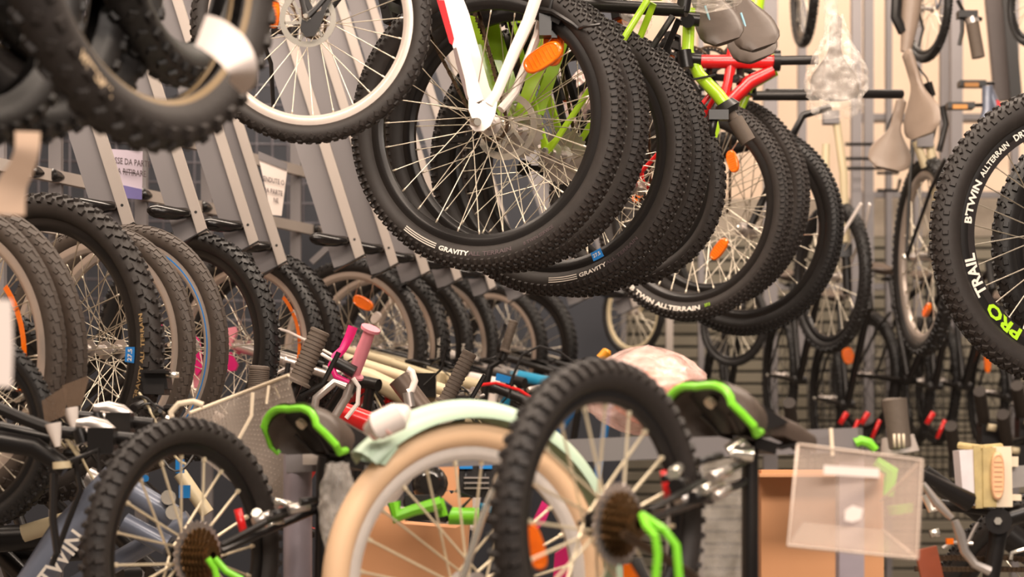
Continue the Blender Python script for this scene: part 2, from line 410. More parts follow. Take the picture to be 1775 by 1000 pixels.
class Bike:
    def __init__(s, label, px, py, Y, R, phi, g=90, flip=-1, wheel='rear', group=None, ry=None, tilt=0):
        if ry: R = ry*Y/FP
        s.k = R/RO; c = P(px, py, Y); beta = math.atan2(c.x, c.y); th = R_(phi)+beta
        s.h = Vector((math.cos(th), -math.sin(th), 0)); s.v = Vector((0, 0, 1)); s.nc = Vector((-math.sin(th), -math.cos(th), 0)); s.c = c
        if tilt: s.v = (s.v*math.cos(R_(tilt))+s.nc*math.sin(R_(tilt))).normalized(); s.nc = s.v.cross(s.h)*-1; s.nc = s.nc if s.nc.y < 0 else -s.nc
        G = R_(g); F = s.h*math.cos(G)+s.v*math.sin(G); U = (-s.h*math.sin(G)+s.v*math.cos(G))*flip; L = U.cross(F)
        M3 = Matrix((F, L, U)).transposed(); s.M3 = M3; s.tw, s.th = TW, TH; s.cams = 1 if L.dot(s.nc) > 0 else -1   # local y sign facing the camera
        s.kp = dict(KP); s.wheel_at = wheel
        ax = Vector((0, 0, 0)) if wheel == 'rear' else V2(s.kp['fa'])
        s.M = Matrix.Translation(c - (M3 @ ax)*s.k) @ M3.to_4x4() @ Matrix.Scale(s.k, 4)
        s.Mi = s.M.inverted(); s.o = empty('bicycle', s.M, label, 'bicycle', group)
    def wheel(s, at='rear', style='fine', rub=RUB, rimm=BLK, nsp=28, sp=.0013, spm=SPK, single=True, disc_=False, cas=False, nut=True, ph=0., hubm=None):
        ax = Vector((0, 0, 0)) if at == 'rear' else V2(s.kp['fa']); k = 1.0
        M = Matrix.Translation(ax) @ Matrix.Rotation(ph, 4, 'Y')
        hh = DIM.get(style, (TW, TH))[1]; s.tw, s.th = DIM.get(style, (TW, TH)); w_ = part('wheel', 'rim%s' % hh, lambda: rim(hh), rimm, s.o, M); s.w = w_
        part('tyre', 'tyre_'+style, lambda: tyre(style), rub, w_)
        part('hub', 'hub', hub, hubm or SIL, w_)
        if nut: part('axle_nut', 'nut%d' % s.cams, lambda: axle_nut().xf(Matrix.Scale(s.cams, 4, (0, 1, 0))), STEEL, w_)
        ms = spoke_ms(nsp, hh)
        if single:
            for m_, L in ms: part('spoke', ('spoke', round(L, 3), sp), lambda: spoke_b(L, sp), spm, w_, m_)
        else:
            def f():
                b = MB()
                for m_, L in ms: q = spoke_b(L, sp).xf(m_); b.add(q.v, q.f)
                return b
            o = part('spokes', ('spokes', nsp, sp, hh), f, spm, w_); o['kind'] = 'stuff'
        if disc_: part('brake_disc', 'disc', disc, STEEL, w_, Matrix.Translation((0, .042, 0)))
        if cas == 'big':
            part('cassette', 'cas', cassette, CAS, w_, Matrix.Scale(1.35, 4)); part('spoke_guard', 'sguardb', lambda: gear(.088, .002, 30, .3, -.04), SIL, w_)
        elif cas:
            part('cassette', 'cas', cassette, CAS, w_); part('spoke_guard', 'sguard', lambda: gear(.068, .002, 30, .3, -.033), SIL, w_)
        return w_
    def plane(s, a, b, d=0): return s.c + s.h*a + s.v*b + s.nc*d        # metres in the wheel's plane seen from the camera
    def loc(s, p): return s.Mi @ p
    def ring_text(s, txt, ang, size, rr, m=LETW, inward=True, wide=1.0, name='sidewall_lettering', dy=None, bold=.02, span=None):
        """lettering round the wheel: ang = start angle (deg, camera view, 0 right, 90 up), rr = radius of the baseline centre for the 0.34 wheel"""
        vs, fs, w_ = text_mesh(txt, bold); b = MB(); out = []
        for v in vs:
            x = v.x*size*wide; y = (v.y-.35)*size
            r = rr+(-y if inward else y); a = R_(ang)+(x/rr if inward else -x/rr)
            if dy is None:
                q = (r-(RO-s.th/2))/(s.th/2); d = s.tw/2*math.sqrt(max(0, 1-q*q))+.0012
            else: d = dy
            out.append(s.loc(s.plane(r*s.k*math.cos(a), r*s.k*math.sin(a), d*s.k)))
        b.add(out, fs); return one(name, b, m, s.w if False else s.o)
    def ring_patch(s, a0, a1, r0, r1, m, d, name='sticker'):
        b = MB(); n = max(8, int(abs(a1-a0)/4)); vs = []
        for dd in (d, d-.0012):
            for i in range(n+1):
                a = R_(a0+(a1-a0)*i/n)
                for r in (r0, r1): vs.append(s.loc(s.plane(r*s.k*math.cos(a), r*s.k*math.sin(a), dd*s.k)))
        fs = []; N = 2*(n+1)
        for i in range(n): fs += [(2*i, 2*i+1, 2*i+3, 2*i+2), (N+2*i, N+2*i+2, N+2*i+3, N+2*i+1), (2*i, 2*i+2, N+2*i+2, N+2*i), (2*i+1, N+2*i+1, N+2*i+3, 2*i+3)]
        return one(name, b.add(vs, fs), m, s.o)
    def reflector(s, ang, rr, turn=0, L=.085, m=ORG, name='wheel_reflector', d=.012, W=.036):
        a = R_(ang); p = s.plane(rr*s.k*math.cos(a), rr*s.k*math.sin(a), d*s.k); t = a+PI/2+R_(turn)
        x = s.h*math.cos(t)+s.v*math.sin(t); z = s.nc.cross(x)
        M = Matrix.Translation(p) @ Matrix((x, s.nc, -z)).transposed().to_4x4() @ Matrix.Scale(s.k, 4)
        return part(name, ('refl', L, W), lambda: reflector_b(L, W), m, s.o, s.Mi @ M)
    def frame(s, fm, forkm=None, stays=True, tubes=True, fork=True, main=.018, down=.022):
        kp = s.kp; b = MB(); bb = V2(kp['bb']); st = V2(kp['st']); ht = V2(kp['ht']); hb = V2(kp['hb'])
        if tubes:
            b.tube([bb, st], .0165, 12); b.tube([V2(kp['tt']), ht.lerp(hb, .2)], main, 12, True, .85); b.tube([bb, hb.lerp(ht, .15)], down, 12, True, .85)
            b.tube([hb-(ht-hb).normalized()*.005, ht+(ht-hb).normalized()*.006], .0225, 14); b.tube([bb+Vector((0, -.036, 0)), bb+Vector((0, .036, 0))], .022, 14)
            one('frame', b, fm, s.o)
        if stays:
            for side in (-1, 1):
                q = MB().tube([bb+Vector((-.02, side*.03, 0)), Vector((.2, side*.05, -.02)), Vector((.03, side*.062, -.003)), Vector((0, side*.063, 0))], [.012, .011, .009, .013], 8, True, .6); one('chainstay', q, fm, s.o)
                q = MB().tube([st-Vector((.0, 0, .03))+Vector((-.01, side*.02, 0)), Vector((.2, side*.045, .23)), Vector((.02, side*.062, .03)), Vector((0, side*.063, 0))], [.009, .009, .008, .012], 8, True, .7); one('seatstay', q, fm, s.o)
        if fork:
            q = MB(); fa = V2(kp['fa']); d = (ht-hb).normalized(); cr = hb-d*.025
            q.box(cr, (.035, .125, .03), Matrix.Rotation(-R_(18), 3, 'Y'))
            q.tube([cr, hb], .018, 10)
            for side in (-1, 1): q.tube([cr+Vector((0, side*.055, .0)), cr.lerp(fa, .45)+Vector((.004, side*.055, 0)), cr.lerp(fa, .46)+Vector((.004, side*.055, 0)), fa+Vector((-.012, side*.056, .03)), fa+Vector((0, side*.056, 0))], [.016, .015, .019, .017, .012], 10)
            one('fork', q, forkm or fm, s.o)
        s.fm = fm
    def brakes(s, front=True, rear=True, m=BLK):
        if rear: part('brake_caliper', 'vb', vbrake, m, s.o, Matrix.Translation((.19, 0, .21)) @ Matrix.Rotation(R_(-45), 4, 'Y'))
        if front: part('brake_caliper', 'vb', vbrake, m, s.o, Matrix.Translation((.955, 0, .26)) @ Matrix.Rotation(R_(-18), 4, 'Y'))
    def saddle(s, m=SAD, edge=None, post=BLK, L=.27, W=.15):
        kp = s.kp; M = Matrix.Translation(V2(kp['sad'])) @ Matrix.Rotation(R_(kp['sadrot']), 4, 'Y')
        o = part('saddle', ('sad', L, W), lambda: saddle_b(L, W), m, s.o, M); part('saddle_rail', 'rails', saddle_rails, BLK, o)
        if edge: tag(part('saddle_edge', 'edge', saddle_edge, edge, o), 'coloured edge band under the saddle')
        one('seatpost', MB().tube([V2(kp['st']).lerp(V2(kp['bb']), .3), V2(kp['st']), V2(kp['sp'])], [.0145, .0145, .0145], 12), post, s.o)
        one('seat_clamp', MB().tube([V2(kp['st']).lerp(V2(kp['bb']), .02), V2(kp['st']).lerp(V2(kp['sp']), .1)], .021, 12), BLK, s.o)
    def drive(s, m=BLK, ang=40, pedals=True, near=True, prefl=True, derailleur=True):
        bb = V2(s.kp['bb'])
        part('chainring', 'cr', chainring, BLK, s.o, Matrix.Translation(bb+Vector((0, -.045, 0))))
        one('chain', chain_b((0, 0), .036, s.kp['bb'], .086, -.045), CHN, s.o)['kind'] = 'stuff'
        for side in (-1, 1):
            a = R_(ang+(180 if side > 0 else 0))
            M = Matrix.Translation(bb+Vector((0, side*.062, 0))) @ Matrix.Rotation(-a, 4, 'Y') @ (Matrix.Rotation(PI, 4, 'X') if side < 0 else Matrix())
            c = part('crank', 'crank', crank_arm, m, s.o, M)
            if pedals:
                c2 = part('pedal', 'pedal', pedal_b, BLKP, s.o, M @ Matrix.Translation((.165, .02, 0)) @ Matrix.Rotation(a if side > 0 else -a, 4, 'Y'))
                if prefl: part('pedal_reflector', 'prefl', pedal_refl, ORG, c2)
        if derailleur: part('derailleur', 'der', derail, BLK, s.o, Matrix.Translation((0, -.06, 0)))
    def bars(s, steer=0, width=.58, rise=.04, m=BLK, gm=GRIP, lm=BLK, flange=False, levers=True, cable=BLKP, stemm=None, cables=2):
        kp = s.kp; ht, hb = V2(kp['ht']), V2(kp['hb']); ax = (ht-hb).normalized(); ck = ht+ax*.035
        fw = Vector((0, 1, 0)).cross(ax); fw = fw if fw.x > 0 else -fw
        Rm = Matrix.Rotation(R_(steer), 3, ax); f = Rm @ fw; l = Rm @ Vector((0, 1, 0)); cl = ck+f*.06+ax*.015
        one('stem', MB().tube([ck-ax*.03, ck+ax*.02], .019, 12).tube([ck, cl], .015, 10), stemm or BLK, s.o)
        w2 = width/2
        pts = [cl-l*w2-f*.03+ax*rise, cl-l*(w2-.15)-f*.012+ax*rise, cl-l*.07, cl, cl+l*.07, cl+l*(w2-.15)-f*.012+ax*rise, cl+l*w2-f*.03+ax*rise]
        hb_ = one('handlebar', MB().tube(pts, [.0105, .0105, .0125, .0145, .0125, .0105, .0105], 10), m, s.o)
        for sd in (-1, 1):
            e = pts[0 if sd < 0 else -1]; i_ = pts[1 if sd < 0 else -2]; d = (e-i_).normalized(); L = .12
            q = f-d*f.dot(d); q.normalize(); Mg = Matrix((q, d, q.cross(d))).transposed().to_4x4()
            part('grip', 'gripf' if flange else 'grip', grip_flange if flange else grip_b, gm, s.o, Matrix.Translation(e-d*L) @ Mg)
            if levers:
                Ml = Matrix.Translation(e-d*(L+.018)) @ Mg
                part('brake_lever', 'lever', lever_b, lm, s.o, Ml)
            if cables and sd*1:
                p0 = e-d*(L+.02)+f*.035; tgt = hb-ax*.02+Vector((.03, sd*.02, 0)); mid = cl+f*.13+ax*(.03+.02*sd)+l*sd*.06
                cs = [((1-t)**2)*p0+2*t*(1-t)*mid+t*t*tgt for t in [i/12 for i in range(13)]]
                one('brake_cable', MB().tube(cs, .0026, 6), cable, s.o)
        return hb_
    def add(s, name, b, m, label=None):      # b in world coordinates
        b.xf(s.Mi); o = one(name, b, m, s.o); 
        if label: o['label'] = label
        return o
def pt(lst): return [P(*p) for p in lst]
def plate(poly, Y, th, Ys=None):      # extruded outline, px polygon
    b = MB(); n = len(poly); vs = [P(p[0], p[1], (p[2] if len(p) > 2 else Y)) for p in poly]+[P(p[0], p[1], (p[2] if len(p) > 2 else Y))+Vector((0, th, 0)) for p in poly]
    fs = [tuple(range(n)), tuple(range(n, 2*n))[::-1]]+[(i, (i+1) % n, n+(i+1) % n, n+i) for i in range(n)]
    return b.add(vs, fs)
def flat_text(txt, origin, xdir, zdir, size, bold=0.):
    vs, fs, w_ = text_mesh(txt, bold); return MB().add([origin+xdir*(v.x*size)+zdir*(v.y*size) for v in vs], fs)

# ================================================================== SETTING
def structure(name, b, m, label=None):
    o = one(name, b, m); o['kind'] = 'structure'
    if label: o['label'] = label
    return o
WALLM = mat('warm cream wall paint', (238, 212, 188), .8, 0, .04, 3)
FLR = mat('grey shop floor', (120, 112, 104), .5, 0, .1, 4)
SLAT = mat('grey green slat board', (146, 138, 122), .6, 0, .08, 3)
DARKB = mat('dark slat backing', (40, 44, 42), .8)
structure('floor', MB().box((0, 6, -.05), (14, 16, .1)), FLR)
YB = 10.2
structure('wall_back', MB().box((0, YB+.1, 2.5), (14, .12, 5.2)), WALLM)
structure('wall_left', MB().box((-6.5, 5, 2.5), (.1, 12, 5.2)), WALLM)
# slatted panel over the lower back wall
pn = structure('trim_1', MB().box((2.3, YB-.005, 1.6), (6.4, .03, 2.9)), DARKB)
zt = P(0, 352, YB).z
one('top_rail', MB().box((2.3, YB-.04, zt-.08), (6.4, .03, .19)), mat('grey beige panel', (168, 154, 138), .6), pn)
z = zt-.2; i = 0
while z > .4:
    part('slat', 'slatb', lambda: MB().box((0, 0, 0), (6.4, .02, .045)), SLAT, pn, Matrix.Translation((2.3, YB-.04, z)) @ Matrix.Rotation(R_(14), 4, 'X')); z -= .062
# dark partition behind the left rack
structure('wall_rack', MB().box((-2.9, 9.3, 2.1), (6.8, .08, 4.4)), DGREY)

# vertical rack posts on the right, with cross rails
rk = empty('display_rack', Matrix.Translation(P(1500, 800, 9.4)*1.0), 'tall grey steel display rack with posts and rails against the cream back wall', 'rack')
def radd(root, name, b, m): b.xf(root.matrix_world.inverted()); return one(name, b, m, root)
for px_, w_, Yp, y1, mm in ((1335, 24, 9.4, 1000, GREY), (1484, 17, 9.3, 560, GREY), (1505, 16, 9.6, 1000, GREY), (1637, 15, 9.5, 600, GREY), (1657, 20, 9.3, 585, GREY), (1590, 12, 9.6, 600, GREY), (1390, 14, 9.6, 620, GREY), (1540, 10, 9.7, 1000, GREY), (1160, 12, 9.5, 1000, GREYL), (1075, 20, 9.4, 1000, GREY), (1215, 10, 9.6, 1000, GREY), (1758, 13, 9.5, 1000, GREY)):
    radd(rk, 'rack_post', MB().beam(P(px_, -120, Yp), P(px_, y1, Yp), w_/FP*Yp, .05), mm)
for x0, x1, yy, hh, Yp in ((1490, 1790, 205, 34, 9.75), (1020, 1560, 497, 16, 9.75), (1490, 1790, 338, 10, 9.75)):
    radd(rk, 'rack_rail', MB().beam(P(x0, yy, Yp), P(x1, yy, Yp), .03, hh/FP*Yp), GREY)
for x0, x1, yy in ((1465, 1540, 250), (1465, 1540, 275), (1465, 1540, 292), (1520, 1556, 300), (1520, 1556, 330)):
    radd(rk, 'rack_hook', MB().tube(pt([(x0, yy, 9.1), (x1, yy, 9.1), (x1+4, yy-18, 9.0)]), .008, 6), BLK)
pst = radd(rk, 'rack_post', MB().beam(P(1716, -60, 8.9), P(1738, 175, 8.9), .07, .04), mat('dark grey sleeve', (72, 64, 62), .5)); pst['label'] = 'dark slanted post'
ps2 = radd(rk, 'perforated_rail', MB().beam(P(1742, -60, 8.8), P(1762, 180, 8.8), .05, .02), BLKP)

# ================================================================== left sloping rack: horizontal rails, beams with hooks, wire grid
rr_ = empty('bicycle_rack', Matrix.Translation(P(640, 560, 6.9)), 'grey steel rack rails and wire grid running back behind the sloping beams', 'rack')
def zrail(y68, a0=30, a1=1180):
    # rail at constant height parallel to the row
    K = (HY-289)*5.6
    def pr(x):
        yy = y68+(x-68)*.213*(HY-y68)/511; return P(x, yy, 5.6*(HY-y68)/(HY-yy))
    return pr
for y68, hh, nm in ((300, .034, 'rack_rail'), (395, .022, 'rack_rail'), (180, .034, 'rack_rail')):
    pr = zrail(y68); a, b_ = pr(-20), pr(760)
    radd(rr_, nm, MB().beam(a, b_, .02, hh, Vector((0, 0, 1))), GREYL)
for x in (75, 110, 262, 366, 462, 556):
    p = zrail(300)(x); radd(rr_, 'rail_bolt', MB().tube([p+Vector((0, -.01, 0)), p+Vector((-.01, -.03, 0)), p+Vector((-.02, -.06, 0)), p+Vector((-.022, -.064, 0))], [.008, .017, .019, .012], 10), GLOSSB)
for x in (-10, 90, 240, 355, 510, 690):
    p = zrail(300)(x); radd(rr_, 'rack_upright', MB().beam(p+Vector((0, .05, 1.0)), p+Vector((0, .05, -1.2)), .035, .035), GREY)
gr = MB(); 
for i in range(26):
    x = 40+i*27; a = P(x, 120, 8.3); gr.tube([P(x, -20, 8.3), P(x, 640, 8.3)], .005, 4)
for i in range(16):
    yy = 40+i*34; gr.tube([P(20, yy, 8.3), P(740, yy+10, 8.3)], .005, 4)
o = radd(rr_, 'wire_grid', gr, mat('grid wire', (110, 106, 112), .5, .3)); o['kind'] = 'stuff'
radd(rr_, 'brace', MB().beam(P(540, 455, 6.9), P(600, 400, 6.9), .02, .02), GREY)
radd(rr_, 'support_panel', MB().beam(P(430, 440, 7.4), P(610, 440, 7.4), .02, .22, Vector((0, 0, 1))), DGREY)
ords = ['nearest', 'second', 'third', 'fourth', 'fifth', 'sixth', 'seventh', 'eighth', 'ninth', 'tenth', 'eleventh', 'twelfth']
for i, (x0, x1, yb, Y, x0b) in enumerate(((172, 236, 402, 5.2, 0), (304, 362, 412, 5.36, 0), (396, 451, 432, 5.62, 0), (446, 500, 466, 5.85, 0), (577, 635, 455, 6.03, 0), (642, 693, 468, 6.2, 0), (694, 748, 482, 6.5, 0), (757, 803, 492, 6.7, 0), (820, 862, 507, 7.05, 0), (880, 920, 515, 7.3, 0), (985, 1028, 522, 7.6, 0), (1070, 1110, 538, 7.9, 0))):
    ce = P((x0+x1)/2, yb, Y); w_ = (x1-x0)/FP*Y
    bm_ = empty('rack_beam', Matrix.Translation(ce), '%s sloping grey steel rack beam counted from the blurred tyres, with black rubber hook' % ords[i], 'rack beam', 'sloping rack beams')
    yt = -150; sl = .315
    a = P((x0+x1)/2, yb, Y); t = P((x0+x1)/2-sl*(yb-yt)*1.0, yt, Y+.02)
    d = (t-a).normalized(); cx = Vector((0, 1, 0)).cross(d)
    cx = cx if cx.x > 0 else -cx
    def pl(b, u0, u1, dy, th): b.beam(a+cx*(u0+u1)/2+Vector((0, dy, 0)), t+cx*(u0+u1)/2+Vector((0, dy, 0)), abs(u1-u0), th)
    b = MB(); pl(b, -w_/2, w_*.22, .012, .003); radd(bm_, 'web', b, GREY)
    b = MB(); pl(b, w_*.22, w_*.5, -.012, .003); pl(b, w_*.20, w_*.24, 0, .026); pl(b, w_*.48, w_*.5, 0, .026); radd(bm_, 'flange', b, GREYL)  # same grey steel as the web; light on the lip put into the colour
    b = MB(); b.beam(a+cx*(-w_/2)+Vector((0, 0, -.012)), a+cx*w_*.5+Vector((0, 0, .008)), .003, .04); radd(bm_, 'end_plate', b, BLKP)
    sc_ = 5.2/Y; xh = (x0+x1)/2-.315*44*sc_+6*sc_; yh = yb-44*sc_
    b = MB().tube([P(xh+u_*sc_, yh+v_*sc_, Y+w2_) for u_, v_, w2_ in ((2, 0, .01), (-4, 0, -.02), (-20, 1, -.035), (-40, -1, -.05), (-58, -4, -.06), (-68, -5, -.066), (-73, -5, -.068))], [.011, .014, .017, .0195, .0190, .013, .004], 14)
    radd(bm_, 'hook', b, GLOSSB)
    b = MB().tube([a+cx*w_*.35+d*.06+Vector((0, -.014, 0)), a+cx*w_*.35+d*.06+Vector((0, -.011, 0))], .004, 8); radd(bm_, 'rivet', b, BLKP)

# ================================================================== UPPER ROW (hanging, rear wheel down)
H = 'upper row of hanging bicycles'
# U0
B = Bike('black bicycle hanging with silver rim, disc brake and orange reflector above the price tag', 538, 38, 4.45, 0, 10, 98, -1, ry=210, group=H)
B.wheel(style='wave', rimm=mat('bright silver rim', (206, 192, 182), .35, .3), disc_=True, sp=.0014); B.frame(BLK); B.brakes(False, False)
B.drive(BLK, 20, False); B.saddle()
B.reflector(167, .105, 12, .085)
B.add('dropout', plate([(520, -20), (536, 0), (546, 22), (556, 18), (560, 0), (585, -20), (566, 14), (556, 42), (545, 62), (530, 64), (520, 50), (524, 30), (522, 0)], 4.40, .006), BLK)
b = MB().tube(pt([(456, 20, 4.5), (452, 60, 4.52), (470, 110, 4.55), (474, 185, 4.6)]), .005, 7); B.add('gear_cable', b, BLKP)
# U1 white
B = Bike('white bicycle with a red decal on its stay, big front-facing wheel', 842, 212, 4.67, .34, 23, 106, -1, group=H)
B.wheel(style='fine', rimm=BLK, sp=.00125); B.frame(WHT, WHT, stays=False); B.drive(BLK, 10, False); B.saddle(); B.brakes(False, True)
Yd = 4.56
B.add('chainstay', plate([(752, -30), (790, -30), (800, 40), (822, 118), (838, 172), (816, 182), (796, 120), (768, 20)], Yd, .012), WHT)
B.add('chainstay', plate([(792, -30), (812, 20), (848, 150), (858, 172), (836, 178), (806, 70), (782, -30)], Yd+.11, .012), WHT)
B.add('seatstay', MB().tube(pt([(938, -30, Yd), (915, 38, Yd), (893, 85, Yd), (862, 160, Yd), (848, 182, Yd)]), [.014, .014, .013, .012, .014], 10, True, .7), WHT)
B.add('seatstay', MB().tube(pt([(950, -30, Yd+.12), (932, 60, Yd+.12), (893, 160, Yd+.12), (868, 190, Yd+.1)]), .010, 8), WHT)
o = B.add('dropout', plate([(812, 172), (830, 180), (852, 166), (862, 178), (858, 200), (850, 218), (838, 227), (822, 227), (814, 217), (824, 220), (832, 214), (828, 204), (818, 205), (812, 190)], Yd-.006, .009), WHT)
B.add('axle_bolt', MB().tube([P(828, 211, Yd-.035), P(828, 211, Yd+.02)], .0085, 12), STEEL)
B.add('decal', plate([(757, 0), (770, 0), (787, 66), (784, 78), (779, 74), (763, 20)], Yd-.006, .005), mat('red decal ink', (206, 20, 34), .65, 0, .03), 'red decal')
B.add('decal', plate([(786, 84), (791, 82), (806, 138), (812, 176), (808, 170), (790, 108)], Yd-.006, .005), mat('brown grey decal', (112, 90, 84), .4), 'brown grey decal')
B.ring_text('GRAVITY', 249.5, .015, .306, wide=1.25, bold=.03); B.ring_text('ALL TERRAIN', 264, .014, .306, LETK, wide=1.3)
for dr in (-.005, 0, .005): B.ring_patch(231, 248, .306+dr-.0012, .306+dr+.0012, LETW, .0285, 'sidewall_stripe')
B.ring_text('B TWIN SERVICE', 290, .011, .306, LETK)
B.reflector(43, .20, 75, .10, d=.012, W=.05); B.reflector(47, .235, 130, .10, d=-.02, W=.05)
B.add('disc_caliper', MB().box(P(945, 45, 4.6), (.028, .04, .05)).tube(pt([(945, 60, 4.6), (952, 20, 4.58), (962, -20, 4.58)]), .0045, 7).box(P(958, 60, 4.62), (.02, .03, .02)), BLKP)
# U2
B = Bike('black bicycle hanging directly behind the white one', 889, 224, 4.84, .34, 23, 104, -1, group=H)
B.wheel(style='fine', rimm=BLK, sp=.00125, disc_=True, cas=True); B.frame(BLK, stays=False); B.drive(BLK, 55)
B.ring_text('GRAVITY ALL TERRAIN', 228, .014, .306, wide=1.3, bold=.03)
# U3 lime
B = Bike('lime green bicycle with blue rim sticker, third wheel behind the white bicycle', 966, 268, 4.98, .345, 24, 102, -1, group=H)
B.wheel(style='fine', rimm=BLK, sp=.00125, cas=True); B.frame(LIME, tubes=True, down=.028); B.drive(BLK, 80)
B.ring_text('GRAVITY', 283, .014, .306, wide=1.3, bold=.03); B.ring_text('ALL TERRAIN', 297, .013, .306, LETK, wide=1.3)
for dr in (-.004, .001, .006): B.ring_patch(268, 282, .306+dr-.0011, .306+dr+.0011, LETW, .0285, 'sidewall_stripe')
B.ring_patch(291, 297, .262, .284, BLUS, .0145); B.ring_text('27.5', 291.7, .012, .272, LETW, name='sticker_lettering', dy=.0152)
Yl = 4.83
B.add('seatstay', plate([(938, 62), (964, 66), (912, 204), (890, 200)], Yl, .02), LIME); B.add('seatstay', plate([(964, 70), (984, 76), (942, 200), (922, 192)], Yl+.12, .02), LIME)
B.add('chainstay', plate([(795, 12), (822, 10), (868, 150), (895, 215), (878, 226), (838, 150)], Yl+.03, .02), LIME); B.add('chainstay', plate([(832, 32), (862, 28), (905, 175), (882, 180)], Yl+.12, .02), LIME)
B.add('decal', plate([(802, 22), (812, 20), (828, 82), (822, 86)], Yl+.028, .001), BLKP)
b = MB()
for i in range(34):
    t = i/33; x = 815+t*52+6*math.sin(t*PI); y = 4+t*170; p = P(x, y, Yl-.02); b.box(p, (.004 if i % 2 else .008, .006, .011), Matrix.Rotation(R_(17), 3, 'Y'))
B.add('chain_run', b, CHN)['kind'] = 'stuff'
# U4
B = Bike('black bicycle hanging fourth behind the white one, knobbly tyre hugging its neighbour', 1010, 280, 5.15, .342, 25, 100, -1, group=H)
B.wheel(style='fine', rimm=BLK, sp=.00125, single=False); B.frame(BLK); B.drive(BLK, 100)
B.ring_text('GRAVITY', 300, .013, .306, wide=1.2)
# U5
B = Bike('red bicycle with smaller wheel hanging fifth behind the white one', 1102, 325, 5.42, .26, 27, 92, -1, group=H)
B.wheel(style='coarse', rimm=BLK, sp=.0013, single=False); B.frame(RED, tubes=False, fork=False); B.drive(BLK, 60)
b = MB().tube(pt([(1238, 200, 5.5), (1243, 225, 5.5), (1236, 245, 5.5), (1243, 262, 5.5), (1240, 330, 5.5), (1230, 345, 5.5)]), .008, 8); B.add('brake_lever', b, LIME, 'lime brake lever')
# U6 red/lime
B = Bike('red and lime bicycle with bagged saddle and orange reflectors, hanging before the cream wall', 1200, 363, 6.2, .338, 30, 90, -1, group=H)
B.wheel(style='fine', rimm=BLK, sp=.0016, nsp=32, hubm=BLK); B.drive(BLK, 100); 
B.reflector(-52, .165, 10, .078); B.reflector(42, .2, -25, .07); B.reflector(160, .2, 0, .07)
B.ring_text("B TWIN ALLTERRAIN", 228, .019, .308, wide=1.5, bold=.04); B.ring_text('27.5', 281, .012, .306, LETG)
Y6 = 6.2
B.add('seat_tube', MB().tube(pt([(1195, 107, Y6), (1343, 107, Y6)]), .021, 12), RED, 'red seat tube')
B.add('frame', MB().tube(pt([(1340, 122, Y6), (1300, 142, Y6), (1262, 180, Y6)]), [.018, .022, .02], 10).tube(pt([(1250, 185, Y6), (1262, 140, Y6), (1272, 70, Y6)]), [.016, .014, .017], 10).tube(pt([(1280, 70, Y6), (1262, 150, Y6)]), .012, 8), RED, 'red brace of the frame')
B.add('frame', MB().tube(pt([(1345, 124, Y6+.05), (1300, 150, Y6+.05), (1278, 200, Y6+.05)]), .014, 10).tube(pt([(1275, 66, Y6+.03), (1300, 94, Y6+.03), (1340, 97, Y6+.03)]), .008, 8), LIME, 'lime brace of the frame')
B.add('seat_clamp', MB().tube(pt([(1340, 105, Y6), (1352, 105, Y6)]), .032, 14), BLK)
B.add('seatpost', MB().tube(pt([(1350, 105, Y6), (1418, 104, Y6)]), .0145, 12), BLK)
B.add('saddle', saddle_b().xf(Matrix.Translation(P(1447, 100, Y6)) @ Matrix.Rotation(R_(-88), 4, 'Y') @ Matrix.Rotation(R_(90), 4, 'X')), SAD)
# handlebar bike
B2 = Bike('lime handlebar bicycle with grey twist grip, behind the four hanging mountain tyres', 1236, 352, 6.4, .335, 30, 90, -1, group=H)
B2.wheel(style='fine', rimm=BLK, sp=.0016, single=False, hubm=BLK); B2.drive(BLK, 40, False)
b = MB().tube(pt([(1195, 15, 5.3), (1192, 90, 5.3), (1212, 130, 5.28), (1245, 165, 5.26), (1256, 180, 5.26)]), [.016, .016, .017, .018, .018], 12); B2.add('handlebar', b, LIME, 'lime handlebar')
B2.add('bar_clamp', MB().tube(pt([(1180, 32, 5.26), (1212, 34, 5.26)]), .018, 10).tube([P(1192, 36, 5.2), P(1192, 36, 5.3)], .018, 14), BLK)
B2.add('stem', MB().tube(pt([(1170, 100, 5.28), (1215, 103, 5.28)]), .016, 10).tube(pt([(1185, 88, 5.26), (1190, 118, 5.26)]), .02, 10), BLK)
B2.add('shifter_ring', MB().tube(pt([(1255, 178, 5.26), (1262, 190, 5.26), (1266, 196, 5.26)]), [.026, .036, .026], 16), BLKP)
B2.add('grip', MB().tube(pt([(1264, 192, 5.26), (1273, 206, 5.26), (1274, 207, 5.26), (1297, 246, 5.26)]), [.013, .013, .021, .021], 14), GRIP, 'grey brown grip')
B2.add('brake_lever', MB().tube(pt([(1238, 205, 5.15), (1232, 235, 5.15)]), .010, 8).box(P(1245, 200, 5.15), (.05, .03, .025)), BLKP)
B2.add('brake_cable', MB().tube(pt([(1170, 120, 5.26), (1180, 150, 5.26), (1205, 165, 5.26), (1225, 190, 5.26)]), .003, 6).tube(pt([(1185, 130, 5.26), (1200, 138, 5.24), (1240, 130, 5.26)]), .003, 6), BLKP)
B2.add('frame', MB().tube(pt([(1315, -30, 6.9), (1302, 60, 6.9)]), .03, 10), LIME, 'lime tube')
B2.add('seatpost', MB().tube(pt([(1305, 166, 6.5), (1420, 166, 6.5)]), .0155, 12), BLK)
